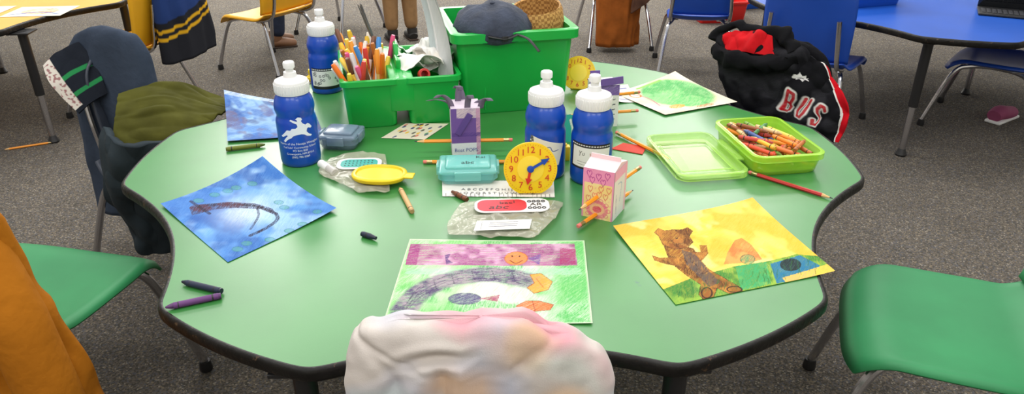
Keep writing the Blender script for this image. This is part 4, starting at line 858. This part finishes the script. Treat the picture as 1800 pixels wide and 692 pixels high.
simplebin(1.60,1.85,-.2,.22,.18,.08,TB,"teal plastic tray standing on the blue table",T)
t=thing('tablet_computer',"black tablet with keyboard case standing on the blue table",'tablet',(1.80,1.20,T),-.5); G().box((.20,.13,.008),(0,0,.005),.003).obj('keyboard',BLACKP,t); G().box((.20,.007,.13),(0,.068,.072),.003).obj('screen',M('dark_glass',(16,18,22),.08),t)
g=G()
for i in range(4):
    for j in range(11): g.box((.013,.013,.003),(-.083+j*.0165,-.04+i*.018,.010),.001)
g.obj('keys',M('key_grey',(54,54,58),.5),t)
t=thing('sneaker',"pink and grey sneaker standing on the carpet",'shoe',(1.92,1.26,0),-1.0); G().tube([(0,-.05,.03),(0,-.01,.036),(0,.04,.026),(0,.085,.02),(0,.10,.018)],[.026,.032,.031,.027,.015],16,sm=5,flat=.85).obj('upper',M('pink_mesh',(150,70,106),.8),t); G().box((.058,.155,.012),(0,.025,.006),.005).obj('sole',WHITEP,t)
pencil((-1.72,1.03,.005),(-1.58,1.10,.005),"orange pencil dropped on the carpet",group='pencils on the carpet')
for x,y,cc_,nmx in ((-1.85,1.30,(226,222,212),'white'),(-1.78,1.62,(236,180,110),'orange'),(-1.62,1.30,(230,226,200),'cream')):
    c=Canvas(50,40,cc_); c.ell((.5,.5),.3,.3,(200,120,80),st=.5,n=.3); c.line([(.1,.2),(.5,.4),(.9,.2)],.03,(80,110,170),sm=4)
    o=sheet('drawing',c,[(x-.10,y-.08),(x+.10,y-.06),(x+.09,y+.10),(x-.11,y+.08)]); tag(o,"%s sheet with a child's drawing on neighbouring table"%nmx,'drawing')
# ------------------------------------------------------------ lights
w=bpy.data.worlds.new('room_light'); SC.world=w; w.use_nodes=True; w.node_tree.nodes['Background'].inputs[0].default_value=(.95,.97,1,1); w.node_tree.nodes['Background'].inputs[1].default_value=.6
def area(x,y,z,sx,sy,e,c=(1,.97,.92),rot=(0,0,0)):
    l=bpy.data.lights.new('ceiling_fill_window','AREA'); l.shape='RECTANGLE'; l.size=sx; l.size_y=sy; l.energy=e; l.color=c; o=link(bpy.data.objects.new('ceiling_fill_window_light',l)); o.location=(x,y,z); o.rotation_euler=rot
for x in (-1.6,0,1.6):
    for y,e in ((-2.4,15),(-.6,14),(1.4,17),(3.4,32),(4.8,46)): area(x,y,2.4,1.1,.6,e*(1.35 if x<0 and y>2 else 1))  # ceiling panels; the row behind the camera is added fill for near faces
area(-1.4,6.1,1.6,3.0,1.4,120,(.95,.98,1),(math.radians(80),0,0))  # unseen window light at the back wall, for sheen on the table
# ------------------------------------------------------------ camera
cam=bpy.data.cameras.new('camera'); cam.sensor_width=36; cam.lens=1305.55/1800*36; co=bpy.data.objects.new('camera',cam); COL.objects.link(co)
co.location=(.008,-1.3844,1.0116); co.rotation_euler=(pi/2-.463,0,-.0178); cam.clip_start=.02; SC.camera=co
SC.view_settings.view_transform='Standard'; SC.view_settings.look='None'
